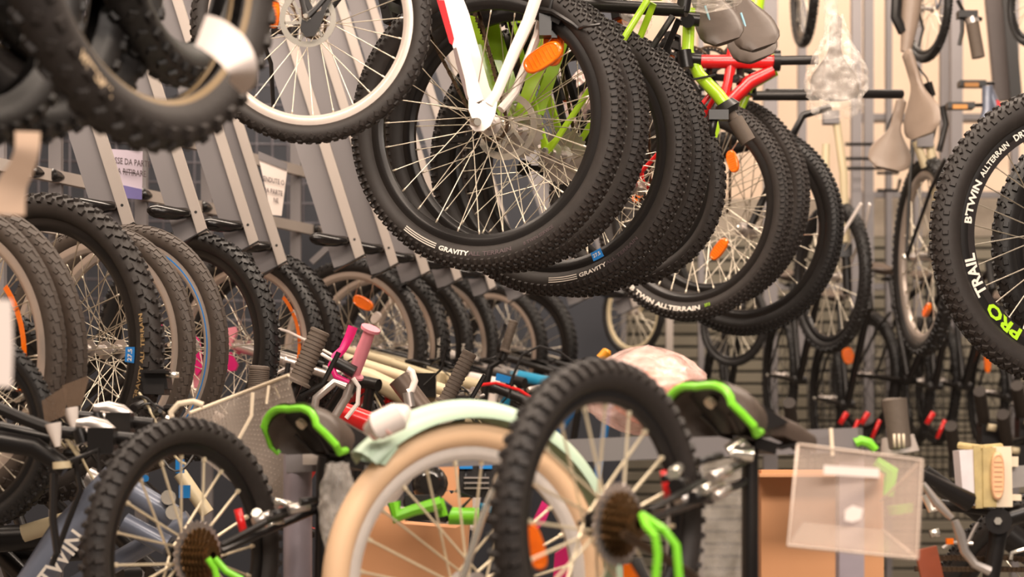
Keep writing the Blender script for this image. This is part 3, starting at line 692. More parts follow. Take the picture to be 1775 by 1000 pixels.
# U8
B = Bike('black bicycle with smooth-walled tyre, lowest and last of the upper hanging row', 1296, 400, 6.65, .342, 29, 90, -1, group=H)
B.wheel(style='fine', rub=RUBD, rimm=BLK, sp=.0017); B.reflector(-5, .19, 0, .07)
B.add('seatstay', MB().tube(pt([(1440, 185, 6.6), (1392, 200, 6.6), (1376, 230, 6.6), (1300, 395, 6.6)]), .012, 8), BLK)
B.add('seat_tube', MB().tube(pt([(1330, 162, 6.6), (1562, 163, 6.9)]), .016, 12), BLK)
# extra saddles of the upper row, visible against the red bicycle, with the frames they belong to above the frame edge
for i, (x0, y0, x1, y1, Yq, ww, lab) in enumerate(((1190, -110, 1250, 66, 5.35, .125, 'dark brown saddle with pale blue trim, first of the pair at the top edge'), (1245, -110, 1312, 76, 5.5, .13, 'dark brown saddle with pale blue trim, nearer the cream wall'), (1240, -70, 1308, 96, 5.75, .14, 'dark saddle half hidden behind the pair above the red frame'))):
    a, b_ = P(x0, y0, Yq), P(x1, y1, Yq); d = (a-b_).normalized(); up = Vector((.18, -.98, -.1)); up = (up-d*up.dot(d)).normalized(); sd = up.cross(d)
    M = Matrix.Translation(b_+d*.12) @ Matrix((d, sd, up)).transposed().to_4x4()
    o = empty('saddle', M, lab, 'saddle'); one('cushion', saddle_b(.28, ww, .05), SAD, o); one('saddle_rail', saddle_rails(), BLK, o)
    one('trim_strip', MB().tube([(-.125, .012, .022), (-.09, .022, .024), (-.03, .02, .022)], .003, 6), mat('pale blue trim', (150, 196, 214), .5), o)

# ================================================================== NEAR RIGHT (hanging)
G2 = 'near right hanging bicycles'
B = Bike('black mountain bicycle at right edge with lime and white lettered rim', 1853, 412, 4.68, .345, -30, 90, 1, group=G2)
B.wheel(style='mud', rimm=BLK, sp=.00145, nsp=32, hubm=BLK)
B.ring_patch(0, 359.9, .244, .276, mat('satin black rim wall', (40, 35, 34), .3), .0128, 'rim_wall')
B.ring_text("B'TWIN", 175, .024, .262, LETW, False, 1.25, 'rim_lettering', .0142, .03)
B.ring_text('ALLTERRAIN', 150, .018, .262, LETW, False, 1.0, 'rim_lettering', .0142, .02); B.ring_text('DRY', 124, .02, .262, LETW, False, 1.0, 'rim_lettering', .0142, .03)
B.ring_text('PRO', 240, .036, .262, LETG, False, 1.5, 'rim_lettering', .0142, .04); B.ring_text('TRAIL', 211.5, .036, .262, LETW, False, 1.05, 'rim_lettering', .0142, .03)
B = Bike('black bicycle hanging behind the lime-lettered wheel at the right edge', 1935, 430, 5.15, .345, -32, 90, 1, group=G2)
B.wheel(style='coarse', rub=RUBD, rimm=BLK, single=False)

# ================================================================== LOWER ROW (hung by the front wheel)
G3 = 'lower row of hanging bicycles'
B_T = mat('turquoise paint', (44, 150, 190), .35)
LOW = [
 # cx, cy, Y, ry, phi, style, rubber, rim, frame, fork, spokes single, steer, grip, label, kwargs
 (-97, 620, 4.30, 268, 44, 'street', RUBG, RIMS, BLK, BLK, True, 60, GRIP, 'bicycle with silver rim and orange rim strip, nearest of the lower row'),
 (-60, 622, 4.42, 268, 44, 'street', RUBG, BLK, SLB, BLK, False, 62, GRIP, 'bicycle with worn grey street tyre, second of the lower row'),
 (66, 604, 4.62, 266, 42, 'coarse', RUB, BLK, BLK, BLK, True, 66, GRIP, 'mountain bicycle with blue rim sticker, third of the lower row'),
 (168, 606, 4.95, 215, 42, 'slick', RUBG, RIMS, BLK, BLK, True, 70, GRIP, 'bicycle with wide silver rim and grooved grey tyre, fourth of the lower row'),
 (222, 606, 5.12, 216, 41, 'slick', RUBG, RIMS, BLK, BLK, True, 72, GRIP, 'bicycle with blue-lined silver rim, fifth of the lower row'),
 (322, 600, 5.50, 198, 40, 'coarse', RUBD, BLK, BLK, BLK, True, 80, GRIP, 'bicycle with fat black knobbly tyre, sixth of the lower row'),
 (424, 602, 6.00, 164, 38, 'coarse', RUBD, RIMS, BLK, SIL, True, 84, PNKL, 'child bicycle with silver rim and red orange strip, seventh of the lower row'),
 (456, 604, 6.16, 166, 38, 'coarse', RUBD, BLK, RED, BLK, False, 84, GRIP, 'bicycle with all-black knobbly wheel, eighth of the lower row'),
 (606, 606, 6.62, 157, 34, 'wave', RUBD, RIMS, CRM, CRM, True, 82, GRIP, 'bicycle with large orange reflector and silver rim, ninth of the lower row'),
 (650, 606, 6.85, 150, 34, 'coarse', RUBD, RIMS, WHT, BLK, True, 80, GRIP, 'bicycle with lettered sidewall, tenth of the lower row'),
 (696, 606, 7.10, 145, 34, 'wave', RUBD, BLK, BLK, BLK, False, 75, GRIP, 'bicycle with lettered black tyre, eleventh of the lower row'),
 (744, 606, 7.30, 141, 34, 'wave', RUBD, RIMS, B_T, SIL, False, 70, GRIP, 'bicycle with turquoise frame and silver rim, twelfth of the lower row'),
 (846, 610, 8.1, 120, 34, 'coarse', RUBD, RIMS, BLK, BLK, True, 60, GRIP, 'bicycle with thin silver rim, thirteenth of the lower row'),
 (896, 608, 8.35, 120, 33, 'coarse', RUBD, BLK, BLU, BLK, False, 60, GRIP, 'dark bicycle last in the lower row before the slatted wall'),
]
for i, (cx, cy, Y, ry, phi, st, rub, rm, fm, fk, sg, steer, gm, lab) in enumerate(LOW):
    B = Bike(lab, cx, cy, Y, 0, phi, 99 if i > 5 else 96, -1 if i > 5 else 1, 'front', G3, ry=ry)
    B.wheel('front', st, rub, rm, 28, .0014, SPK, sg)
    B.frame(fm, fk, stays=False); B.brakes(True, False)
    if i == 8: B.bars(steer, .5, .03, BLK, gm, PNK if gm is PNKL else BLK, flange=(gm is PNKL), cables=2, cable=WHT if i in (5, 6, 11) else BLKP)
    if i == 0: B.ring_patch(-25, 40, .225, .238, ORG, .002, 'rim_strip')
    if i == 2:
        B.ring_patch(-8, -1, .259, .284, BLUS, .0145); B.ring_text('27.5', -7.5, .016, .272, LETW, name='sticker_lettering', dy=.0152)
        B.ring_text('GRAVITY ALL TERRAIN', -22, .013, .316, mat('tan lettering', (170, 140, 96), .6), wide=1.4)
    if i == 4: B.ring_patch(-80, 100, .283, .2865, BLUS, .0145, 'rim_line')
    if i == 6: B.ring_patch(-15, 45, .238, .252, ORG, .0025, 'rim_strip'); B.ring_text("B'TWIN", -14, .02, .313, wide=1.2, bold=.03)
    if i == 8: B.reflector(68, .185, -4, .095, W=.044); B.reflector(42, .17, 90, .05, PAPER, 'paper_tag', W=.036)
    if i == 9: B.ring_text("B'TWIN  ALL", -12, .018, .313, bold=.03, inward=True)
    if i == 10: B.ring_text("B'TWIN", -14, .022, .313, wide=1.2, bold=.03)
    if i == 6:
        B.add('gear_cable', MB().tube(pt([(468, 565, 5.9), (500, 575, 5.9), (535, 592, 5.85), (575, 615, 5.8)]), .004, 7), WHT)

# handlebars and controls that cross the lower wheels
def hb(label, root):
    return empty('handlebar', Matrix.Translation(P(*root)), label, 'handlebar')
def hadd(o, name, b, m): return radd(o, name, b, m)
h = hb('pink child handlebar with hot pink brake lever and pale pink flanged grip', (605, 640, 5.4))
d0, d1 = P(612, 652, 5.4), P(643, 568, 5.35); d = (d1-d0).normalized(); u = Vector((0, 1, 0)); u = (u-d*u.dot(d)).normalized()
b = grip_flange((d1-d0).length, .0155).xf(Matrix.Translation(d0) @ Matrix((u, d, u.cross(d))).transposed().to_4x4()); hadd(h, 'grip', b, PNKL)
hadd(h, 'brake_lever', MB().tube(pt([(612, 566, 5.38), (605, 585, 5.38), (594, 606, 5.38), (582, 618, 5.37), (574, 634, 5.36), (582, 652, 5.36), (605, 662, 5.36)]), [.014, .013, .011, .012, .010, .008, .006], 10, True, .7), PNK)
hadd(h, 'lever_clamp', MB().tube(pt([(578, 625, 5.36), (615, 645, 5.36)]), .017, 10), BLKP)
hadd(h, 'handlebar_tube', MB().tube(pt([(612, 650, 5.42), (600, 690, 5.42), (575, 730, 5.42)]), .012, 10), SIL)
hadd(h, 'brake_cable', MB().tube(pt([(555, 612, 5.34), (580, 627, 5.34)]), .005, 7), WHT)
hadd(h, 'brake_cable', MB().tube(pt([(612, 655, 5.3), (622, 670, 5.3), (620, 700, 5.3), (600, 725, 5.3)]), .006, 7), WHT)
for lab, x0, y0, x1, y1, Y, r0 in (('dark grey brown straight grip rising between the perforated sheet and pink handlebar', 515, 665, 556, 572, 4.7, .024), ('dark grey brown grip rising right of the white plastic hook', 770, 700, 815, 610, 5.0, .019), ('short upright grey grip behind the perforated sheet', 446, 690, 450, 634, 4.6, .024)):
    h = hb(lab, (x0, y0, Y)); d0, d1 = P(x0, y0, Y), P(x1, y1, Y); d = (d1-d0).normalized(); u = Vector((0, 1, 0)); u = (u-d*u.dot(d)).normalized()
    hadd(h, 'grip', grip_b((d1-d0).length, r0).xf(Matrix.Translation(d0) @ Matrix((u, d, u.cross(d))).transposed().to_4x4()), GRIP)
    hadd(h, 'handlebar_tube', MB().tube([d0-d*.12, d0+d*.02], .012, 10), BLK); hadd(h, 'brake_lever', MB().tube([d0-d*.03+Vector((.02, 0, 0)), d0+Vector((.06, 0, .0)), d0+d*.08+Vector((.065, 0, 0))], .006, 7), BLK)
rnd = random.Random(4)
for q, (x, y, Y, lab) in enumerate(((255, 722, 4.3, 'tangle of brake hardware and cables left of the translucent sheet'), (120, 770, 4.2, 'tangle of bolts and levers under the polished stem clamps'), (470, 665, 5.6, 'black brake hardware under the orange striped wheel'), (650, 690, 5.9, 'brake hardware between pink handlebar and white hook'), (800, 690, 5.8, 'brake hardware right of the white hook, above the mint mudguard'), (905, 690, 6.4, 'brake hardware over the red cable'), (60, 700, 4.2, 'chromed brake hardware at the far left under the grey tyres'))):
    h = empty('brake_assembly', Matrix.Translation(P(x, y, Y)), lab, 'brake'); sp_ = 42 if q != 4 else 34
    for k in range(9):
        a, b_ = rnd.uniform(-1, 1), rnd.uniform(-.5, .5); an = rnd.uniform(-.7, .5); L_ = rnd.uniform(10, 30); p0 = P(x+a*sp_, y+b_*34, Y+rnd.uniform(-.05, .05)); p1 = P(x+a*sp_+L_*math.cos(an), y+b_*34+L_*math.sin(an), Y+rnd.uniform(-.05, .05))
        hadd(h, 'brake_arm' if k % 3 else 'bolt', MB().tube([p0, p0.lerp(p1, .15), p0.lerp(p1, .8), p1], [.008, .010, .008, .005] if k % 3 else [.008, .008, .005, .005], 8), (BLK, SIL, BLK, STEEL, BLKP)[k % 5])
    for k in range(4):
        p0 = P(x-sp_+k*14, y+18, Y); cs = [p0+Vector((t*.10, -.02*math.sin(t*3), .05*math.sin(t*2.6+k)*(1+.3*k))) for t in [i/8 for i in range(9)]]; hadd(h, 'brake_cable', MB().tube(cs, .003, 6), (BLKP, BLKP, CRM, BLKP)[k])
h = empty('utility_hook', Matrix.Translation(P(712, 660, 4.9)), 'small white curved plastic hook with silver clamp above the mint mudguard', 'hook')
hadd(h, 'hook_curve', MB().tube(pt([(706, 640, 4.9), (714, 644, 4.9), (719, 660, 4.9), (714, 676, 4.9), (707, 680, 4.9)]), .009, 10), WHT)
hadd(h, 'clamp', MB().tube(pt([(707, 680, 4.9), (711, 705, 4.9)]), .014, 10), SIL)
# cream fork crossing + red frame tube + white cable
bx = empty('bicycle', Matrix.Translation(P(660, 680, 5.9)), 'cream forked child bicycle lying across behind the pink handlebar, red tube below', 'bicycle', G3)
hadd(bx, 'fork', MB().tube(pt([(572, 633, 5.9), (640, 655, 5.9), (700, 685, 5.9), (760, 700, 5.9)]), [.022, .028, .03, .026], 12).tube(pt([(590, 620, 6.05), (700, 655, 6.05), (780, 680, 6.0)]), .02, 10), CRM)
hadd(bx, 'frame', MB().tube(pt([(585, 712, 5.6), (655, 738, 5.6)]), .03, 12), RED); hadd(bx, 'fork_crown', MB().box(P(735, 668, 5.85), (.07, .06, .07)).tube(pt([(735, 668, 5.8), (765, 640, 5.8), (775, 600, 5.8)]), .004, 6), BLK)
hadd(bx, 'headset', MB().tube(pt([(690, 655, 5.5), (740, 720, 5.5)]), .03, 12), mat('taupe metal', (120, 104, 94), .4, .3))
hadd(bx, 'rim_arc', MB().tube(pt([(560, 770, 5.3), (540, 735, 5.3), (548, 690, 5.3), (580, 662, 5.3), (600, 670, 5.3)]), .011, 10), SIL)

# ================================================================== bottom-left clutter
c1 = Bike('slate blue bicycle with white lettering on the tube at the lower left', -40, 1190, 4.25, .34, -20, 42, 1, 'rear', 'leaning bicycles at lower left')
c1.add('down_tube', MB().tube(pt([(40, 1040, 4.15), (110, 930, 4.15), (205, 826, 4.2)]), [.036, .036, .034], 14), SLB)
c1.add('top_tube', MB().tube(pt([(225, 850, 4.3), (300, 895, 4.3)]), .026, 12).tube(pt([(215, 905, 4.3), (290, 945, 4.3)]), .022, 12).tube(pt([(120, 1020, 4.4), (330, 900, 4.4)]), .022, 12), SLB)
b = flat_text("B'TWIN", P(66, 1044, 4.10), Vector((.6, 0, .8)), Vector((-.8, 0, .6)), .048, .02); c1.add('tube_lettering', b, LETW)
c1.add('head_tube', MB().tube(pt([(150, 832, 4.25), (196, 852, 4.25)]), [.03, .028], 12), SIL)
c1.add('pivot', MB().tube([P(300, 888, 4.25), P(300, 888, 4.32)], .016, 12).tube([P(292, 862, 4.25), P(292, 862, 4.32)], .016, 12), STEEL)
c1.add('seatpost', MB().tube(pt([(312, 820, 4.5), (360, 890, 4.5)]), .016, 10), CRM); c1.add('cable_clip', MB().box(P(312, 808, 4.4), (.018, .01, .03)), BLU); c1.add('cable_clip', MB().box(P(320, 852, 4.4), (.024, .01, .028)), BLU); c1.add('cable_clip', MB().tube([P(252, 829, 4.4), P(252, 829, 4.42)], .008, 10), BLU)
c2 = Bike('black bicycle with knobbly wheel low at the left edge, under the handlebar clamps', -75, 745, 4.1, .21, 25, 20, 1, 'rear', 'leaning bicycles at lower left')
c2.wheel(style='coarse', rub=RUBD, rimm=BLK, single=False, nut=False)
c2.add('frame', MB().tube(pt([(-20, 762, 3.9), (60, 775, 3.9), (115, 812, 3.9)]), [.022, .02, .018], 10).tube(pt([(-20, 740, 3.95), (90, 762, 3.95)]), .016, 10).tube(pt([(-20, 700, 3.9), (45, 728, 3.9), (90, 745, 3.9)]), .012, 8), BLK)
c2.add('stem_cap', MB().tube(pt([(107, 800, 3.85), (108, 812, 3.85)]), [.018, .018], 12), CRM)
c2.add('brake_cable', MB().tube(pt([(94, 820, 3.85), (92, 900, 3.85), (100, 960, 3.85)]), .008, 7).tube(pt([(120, 800, 3.85), (170, 780, 3.85), (172, 820, 3.85)]), .005, 7).tube(pt([(130, 790, 3.9), (140, 850, 3.9), (120, 900, 3.9), (90, 980, 3.9)]), .006, 7), BLKP)
c3 = Bike('bicycle tyre and pale frame lying under the black wheel at lower left', -60, 720, 4.5, .26, 30, 20, 1, 'rear', 'leaning bicycles at lower left')
c3.wheel(style='wave', rub=RUBD, rimm=BLK, single=False, nut=False)
c3.add('frame', MB().tube(pt([(40, 925, 4.45), (170, 885, 4.45)]), .02, 10), CRM)
c3.add('lower_frame', MB().tube(pt([(-20, 935, 4.6), (80, 930, 4.6), (140, 900, 4.6)]), .032, 10).tube(pt([(-20, 960, 4.7), (140, 950, 4.7)]), .03, 10), BLK)
for lab, x, y in (('polished stem clamp on black handlebar, lower of the two at left', 166, 740), ('polished stem clamp on black handlebar, upper of the two at left', 196, 713)):
    h = hb(lab, (x, y, 3.9)); Yc = 3.9 if y > 730 else 4.05
    hadd(h, 'stem', MB().tube(pt([(x-34, y-6, Yc), (x-10, y-4, Yc), (x+14, y+4, Yc), (x+32, y+10, Yc)]), [.008, .017, .019, .010], 12, True, .8).tube(pt([(x-20, y+14, Yc), (x, y+14, Yc)]), .02, 12), SIL)
    hadd(h, 'bar_clamp', MB().tube(pt([(x-30, y+4, Yc-.02), (x-22, y+28, Yc-.02)]), .014, 10).box(P(x+12, y+24, Yc-.02), (.05, .05, .05)).tube(pt([(x-70, y+8, Yc), (x+70, y+22, Yc)]), .013, 10), BLK)
    hadd(h, 'barrel_adjuster', MB().tube(pt([(x-74, y-6, Yc-.03), (x-72, y+4, Yc-.03), (x-66, y+34, Yc-.03)]), [.016, .014, .006], 10), WHT)
    hadd(h, 'brake_cable', MB().tube(pt([(x-60, y+6, Yc), (x-30, y+50, Yc), (x-45, y+62, Yc)]), .005, 8), CRM)
h = empty('pedal', Matrix.Translation(P(275, 655, 4.45)), 'black platform pedal on its spindle before the silver-rimmed wheels', 'pedal')
hadd(h, 'body', MB().box(P(272, 660, 4.45), (.055, .07, .045), Matrix.Rotation(R_(-8), 3, 'Y')).box(P(272, 672, 4.45), (.045, .08, .03)), BLKP); hadd(h, 'spindle', MB().tube(pt([(288, 650, 4.42), (310, 650, 4.42)]), .007, 8), STEEL); hadd(h, 'plate', MB().box(P(275, 646, 4.43), (.06, .08, .005)), BLK)
for lab, pts, Y in (('dark translucent plastic flap, lower one beside the polished stem clamps', [(72, 695), (108, 672), (117, 676), (112, 720), (78, 735)], 4.0), ('dark translucent plastic flap, upper one touching the blue-stickered wheel', [(108, 668), (150, 652), (154, 655), (142, 700), (118, 712)], 4.1)):
    tag(one('plastic_flap', plate(pts, Y, .004), film('smoked plastic', (120, 100, 84), .45, .25, 0)), lab, 'plastic flap')
# pink toy-like parts seen through the lower wheels
for lab, pts, Y, m in (('hot pink panel behind the spokes of the centre wheel, low', [(962, 960), (985, 945), (992, 1000), (984, 1060), (955, 1060)], 3.9, PNK), ('hot pink panel behind the cream wheel tyre, beside the centre wheel', [(925, 900), (940, 868), (955, 880), (945, 905), (930, 920)], 3.9, PNK), ('orange panel low behind the centre wheel hub', [(1035, 985), (1110, 975), (1110, 1060), (1020, 1060)], 3.9, ORG), ('hot pink rounded child seat piece behind the silver-rimmed wheels', [(240, 525), (258, 528), (275, 550), (280, 570), (262, 568), (246, 552)], 5.6, PNK), ('pale pink pointed mudguard flap behind the sixth lower wheel', [(386, 570), (408, 566), (410, 575), (398, 604), (390, 600)], 6.0, PNKL), ('hot pink chain guard piece beside the pale pink flap', [(336, 580), (345, 590), (350, 640), (340, 652), (334, 620)], 5.9, PNK), ('hot pink basket corner behind the sixth wheel', [(388, 615), (400, 610), (412, 632), (408, 642), (392, 644)], 5.95, PNK), ('pale pink skirt guard under the hot pink chain guard', [(334, 640), (350, 632), (352, 670), (336, 672)], 5.95, PNKL), ('blue plastic handlebar pad beside the lower row wheels', [(858, 648), (900, 655), (912, 668), (880, 672), (858, 660)], 7.0, BLU), ('red plastic bell housing near the blue pad', [(560, 700), (572, 702), (576, 712), (562, 712)], 6.2, RED)):
    b = plate(pts, Y, .03); tag(one('bicycle_fairing', b, m), lab, 'fairing')
h = hb('small dark handlebar with red cable and blue shifter above the mint mudguard', (890, 690, 6.2))
hadd(h, 'handlebar_tube', MB().tube(pt([(850, 670, 6.2), (900, 690, 6.2), (940, 712, 6.2)]), .014, 10), BLK)
hadd(h, 'red_cable', MB().tube(pt([(828, 668, 6.1), (860, 664, 6.1), (900, 676, 6.1), (925, 692, 6.1)]), .005, 7), RED); hadd(h, 'shifter', MB().box(P(872, 656, 6.2), (.045, .03, .022), Matrix.Rotation(R_(15), 3, 'Y')), BLU)
hadd(h, 'black_cable', MB().tube(pt([(882, 690, 6.1), (890, 650, 6.1), (905, 615, 6.1), (935, 600, 6.1), (970, 610, 6.1), (1000, 632, 6.1)]), .004, 7), BLKP)

# ================================================================== BACK RIGHT bikes, seen nearly edge-on
G4 = 'bicycles hanging along the back rack'
for i, (cx, cy, Y, ry, phi, rub, lab, up) in enumerate((
    (1441, 480, 7.9, 132, 62, RUBD, 'bicycle hanging edge-on with pale fork legs, left of the grey saddles', 1),
    (1603, 445, 7.5, 172, 74, RUBD, 'bicycle hanging edge-on beneath the grey taupe saddles', 1),
    (1608, 15, 7.6, 92, 66, RUBD, 'small wheeled bicycle hanging edge-on above the grey saddles', 1),
    (1272, 560, 8.4, 75, 40, RUBD, 'bicycle whose wheel bottom hangs below the upper row', 1),
    (1098, 540, 8.8, 78, 48, RUBD, 'bicycle with pale rim hanging in the middle distance over the pink bag', 1),
    (1795, 0, 7.4, 80, 55, RUBD, 'bicycle wheel hanging at the top right corner', 1),
    (1395, -30, 8.6, 110, 80, RUBD, 'bicycle hanging edge-on high up behind the bagged saddle', 1))):
    B = Bike(lab, cx, cy, Y, 0, phi, 90, -1, 'rear', G4, ry=ry)
    B.wheel('rear', 'wave', rub, CRM if i == 4 else (RIMS if i in (1,) else BLK), 24, .002, SPK, False)
    B.frame(WHT if i == 0 else (SLB if i == 2 else (CRM if i == 4 else BLK)), tubes=(i in (2, 5)), fork=False)
    if i in (1,): B.reflector(-70, .2, 0, .08)
def edge_saddle(lab, c, nose, up, m, W=.15, L=.27, Y=7.2):
    a = P(c[0], c[1], Y); d = Vector((nose[0], nose[2] if len(nose) > 2 else 0, nose[1])).normalized(); u = Vector(up); u = (u-d*u.dot(d)).normalized(); s_ = u.cross(d)
    o = empty('saddle', Matrix.Translation(a) @ Matrix((d, s_, u)).transposed().to_4x4(), lab, 'saddle'); one('cushion', saddle_b(L, W, .05), m, o); one('saddle_rail', saddle_rails(), BLK, o); return o
edge_saddle('grey taupe saddle with broad lobed rear pointing down, nose up to the black seat post', (1550, 232), (.22, 1), (0, -1, .1), SADL, .155, .27, 7.3)
edge_saddle('grey taupe saddle tilted sideways, right of the broad lobed one', (1590, 160), (-.28, 1), (-.8, -.6, 0), SADL, .17, .31, 7.1)
o = empty('saddle', Matrix.Translation(P(1577, 50, 7.4)), 'grey brown saddle nose and post hanging at the top of the rack', 'saddle')
hadd(o, 'cushion', MB().tube(pt([(1583, -20, 7.4), (1578, 30, 7.4), (1570, 90, 7.4)]), [.04, .034, .02], 12, True, .7), SADL)
hadd(o, 'saddle_rail', MB().tube(pt([(1590, 10, 7.4), (1600, 50, 7.4), (1592, 80, 7.4)]), .006, 6).tube(pt([(1555, -10, 7.4), (1553, 30, 7.4), (1566, 56, 7.4)]), .02, 8), BLK)
# pale fork legs, cranks and pedals against the wall
for lab, segs, m, Y in (
    ('pale bicycle fork with chrome legs hanging beside the lower grey posts', [((1450, 210), (1462, 300), (1466, 420)), ((1432, 250), (1430, 330))], CRM, 7.8),
    ('pale bicycle fork hanging between the two grey saddles', [((1612, 250), (1622, 330), (1628, 420)), ((1588, 245), (1604, 290))], CRM, 7.4)):
    o = empty('bicycle_fork', Matrix.Translation(P(segs[0][0][0], segs[0][0][1], Y)), lab, 'fork')
    for s_ in segs: hadd(o, 'leg', MB().tube([P(x, y, Y) for x, y in s_], .016, 10), m)
    x, y = segs[0][-1]; hadd(o, 'brake', MB().box(P(x-4, y+15, Y), (.06, .05, .05)).tube([P(x, y+10, Y), P(x+3, y+90, Y)], .018, 10), BLK)
    hadd(o, 'fork_crown', MB().box(P(segs[0][0][0]-10, segs[0][0][1]-6, Y), (.06, .05, .05)), GREY)
for lab, x, y, Y in (('black pedal with orange reflector above the near wheel, higher of the two', 1684, 146, 7.8), ('black pedal with orange reflector above the near wheel, lower of the two', 1664, 184, 7.6)):
    o = empty('pedal', Matrix.Translation(P(x, y, Y)), lab, 'pedal'); hadd(o, 'body', MB().box(P(x, y, Y), (.1, .06, .022)), BLKP); hadd(o, 'pedal_reflector', MB().box(P(x, y+1, Y-.034), (.055, .008, .016)), mat('amber reflector', (196, 130, 40), .3)); hadd(o, 'spindle', MB().tube(pt([(x-10, y, Y), (x+40, y-2, Y)]), .007, 8), BLK)
o = empty('crank', Matrix.Translation(P(1635, 210, 7.5)), 'black crank arm with chainring beside the tilted grey saddle', 'crank')
hadd(o, 'arm', MB().tube(pt([(1634, 184, 7.5), (1640, 215, 7.5), (1628, 262, 7.5)]), .012, 8), BLK); hadd(o, 'ring', MB().tube(pt([(1620, 215, 7.5), (1612, 250, 7.5), (1622, 285, 7.5)]), .012, 8), BLK)
o = empty('lilac_bicycle', Matrix.Translation(P(1715, 200, 7.6)), 'pale lilac curved bicycle frame with a red tip above the near wheel', 'bicycle')
hadd(o, 'tube', MB().tube(pt([(1712, 150, 7.6), (1712, 190, 7.6), (1704, 225, 7.6), (1690, 260, 7.6)]), .022, 12).tube(pt([(1712, 150, 7.6), (1728, 190, 7.6)]), .018, 10), SLB); hadd(o, 'red_tip', plate([(1728, 172), (1742, 186), (1742, 196), (1732, 200)], 7.5, .02), RED)
h = hb('dark grip hanging down from a brake clamp against the cream wall', (1690, 60, 7.4))
hadd(h, 'grip', MB().tube(pt([(1685, 38, 7.4), (1696, 100, 7.4)]), .024, 14), GRIP); hadd(h, 'clamp', MB().box(P(1676, 26, 7.4), (.07, .05, .025)).tube(pt([(1668, 30, 7.4), (1668, 55, 7.4), (1663, 78, 7.4)]), .008, 8).tube(pt([(1660, 0, 7.4), (1672, 24, 7.4), (1702, 34, 7.4)]), .008, 8), BLK); hadd(h, 'collar', MB().tube(pt([(1683, 30, 7.4), (1686, 40, 7.4)]), .026, 12), SIL)

wb = empty('wire_basket', Matrix.Translation(P(1560, 700, 9.6)), 'tall dark wire mesh panel in front of the slatted wall, right of the green-edged saddle', 'wire panel')
q = MB()
for i in range(24): x = 1400+i*13; q.tube([P(x, 560, 9.6), P(x, 900, 9.6)], .0035, 4)
for i in range(18): y = 560+i*20; q.tube([P(1400, y, 9.6), P(1700, y, 9.6)], .0035, 4)
hadd(wb, 'wire_mesh', q, mat('dark wire', (60, 56, 52), .5, .3))['kind'] = 'stuff'
# standing dark bikes low on the back wall
G5 = 'dark bicycles standing under the slatted wall'
for i, (cx, cy, ry, phi, Y) in enumerate(((1352, 650, 105, 76, 8.8), (1434, 690, 108, 76, 8.9), (1500, 650, 112, 60, 9.0), (1590, 660, 110, 78, 8.9), (1625, 660, 110, 72, 9.0), (1712, 680, 100, 72, 9.0), (1240, 690, 100, 80, 9.0), (1765, 700, 80, 70, 9.1))):
    lab = ['left of the green-edged saddle post', 'with orange reflector above the grey display bar', 'with a tall curved tyre', 'behind the grey upright grip', 'right behind the upright grip', 'under the near lettered wheel', 'above the pink wrapped bundle', 'at the far right edge'][i]
    B = Bike('dark bicycle standing under the slatted wall, '+lab, cx, cy, Y, 0, phi, 0, 1, 'rear', G5, ry=ry)
    B.wheel('rear', 'wave', RUBD, BLK, 24, .0016, BLK, False); B.frame(BLK, fork=False); B.saddle()
    if i == 1: o = B.add('reflector', reflector_b(.07, .05).xf(Matrix.Translation(P(1470, 617, 8.6)) @ Matrix.Rotation(R_(75), 4, 'Y') @ Matrix.Rotation(PI, 4, 'Z')), ORG)
    if i == 5: o = B.add('reflector', reflector_b(.12, .03).xf(Matrix.Translation(P(1712, 622, 8.6)) @ Matrix.Rotation(R_(90), 4, 'Y') @ Matrix.Rotation(PI, 4, 'Z')), ORG)
    if i in (1, 2, 3): 
        x = (1468, 1505, 1618)[i-1]; B.add('caliper', MB().tube(pt([(x, 715, 8.4), (x-12, 735, 8.4)]), .012, 7).tube(pt([(x+20, 728, 8.4), (x+6, 760, 8.4)]), .009, 7), RED, 'red brake piece')
for i, (x, y) in enumerate(((1370, 720), (1700, 700), (1765, 690), (1650, 760), (1740, 740))):
    h = hb('dark handlebar with upright grips under the slatted wall, ' + ['behind the green-edged saddle', 'above the cream pedal block', 'at the right edge', 'just left of the cream pedal block', 'over the cream pedal block end'][i], (x, y, 7.8))
    hadd(h, 'grip', MB().tube(pt([(x-2, y-22, 7.6), (x+6, y+34, 7.8)]), .024, 12), mat('dark grip rubber', (58, 50, 45), .7)); hadd(h, 'handlebar_tube', MB().tube(pt([(x+4, y+30, 7.8), (x+30, y+70, 7.9), (x+70, y+60, 8.0)]), .016, 8).box(P(x+20, y+50, 7.8), (.1, .08, .08)), BLK); hadd(h, 'clamp_bolt', MB().tube(pt([(x+12, y+40, 7.7), (x+26, y+42, 7.7)]), .014, 8), CRM)

# ================================================================== FOREGROUND: display bars and blurred bikes
st = empty('display_stand', Matrix.Translation(P(1000, 790, 3.6)), 'grey steel display stand bar with two posts behind the blurred child bicycles', 'stand')
hadd(st, 'crossbar', MB().beam(P(505, 800, 4.0), P(1492, 762, 3.62), 42/FP*3.6, .05), GREY)
hadd(st, 'end_clip', MB().beam(P(1440, 742, 3.585), P(1443, 790, 3.585), .006, .01), IVORY)
hadd(st, 'post', MB().tube([P(516, 770, 4.0), P(516, 1100, 4.0)], .0285, 20), mat('lilac grey post', (150, 140, 148), .45, .2))
hadd(st, 'post', MB().beam(P(1473, 780, 3.66), P(1473, 1100, 3.66), .045, .045), mat('lilac grey post', (150, 140, 148), .45, .2))
hadd(st, 'hook_plate', MB().box(P(575, 792, 3.93), (.11, .03, .03)), GREYL)
kidk = dict(bb=(.42, -.08), st=(.50, .20), sp=(.50, .26), sad=(.50, .30), sadrot=24., ht=(.86, .34), hb=(.90, .22), fa=(1.0, 0), tt=(.47, .10), clamp=(.9, .4))
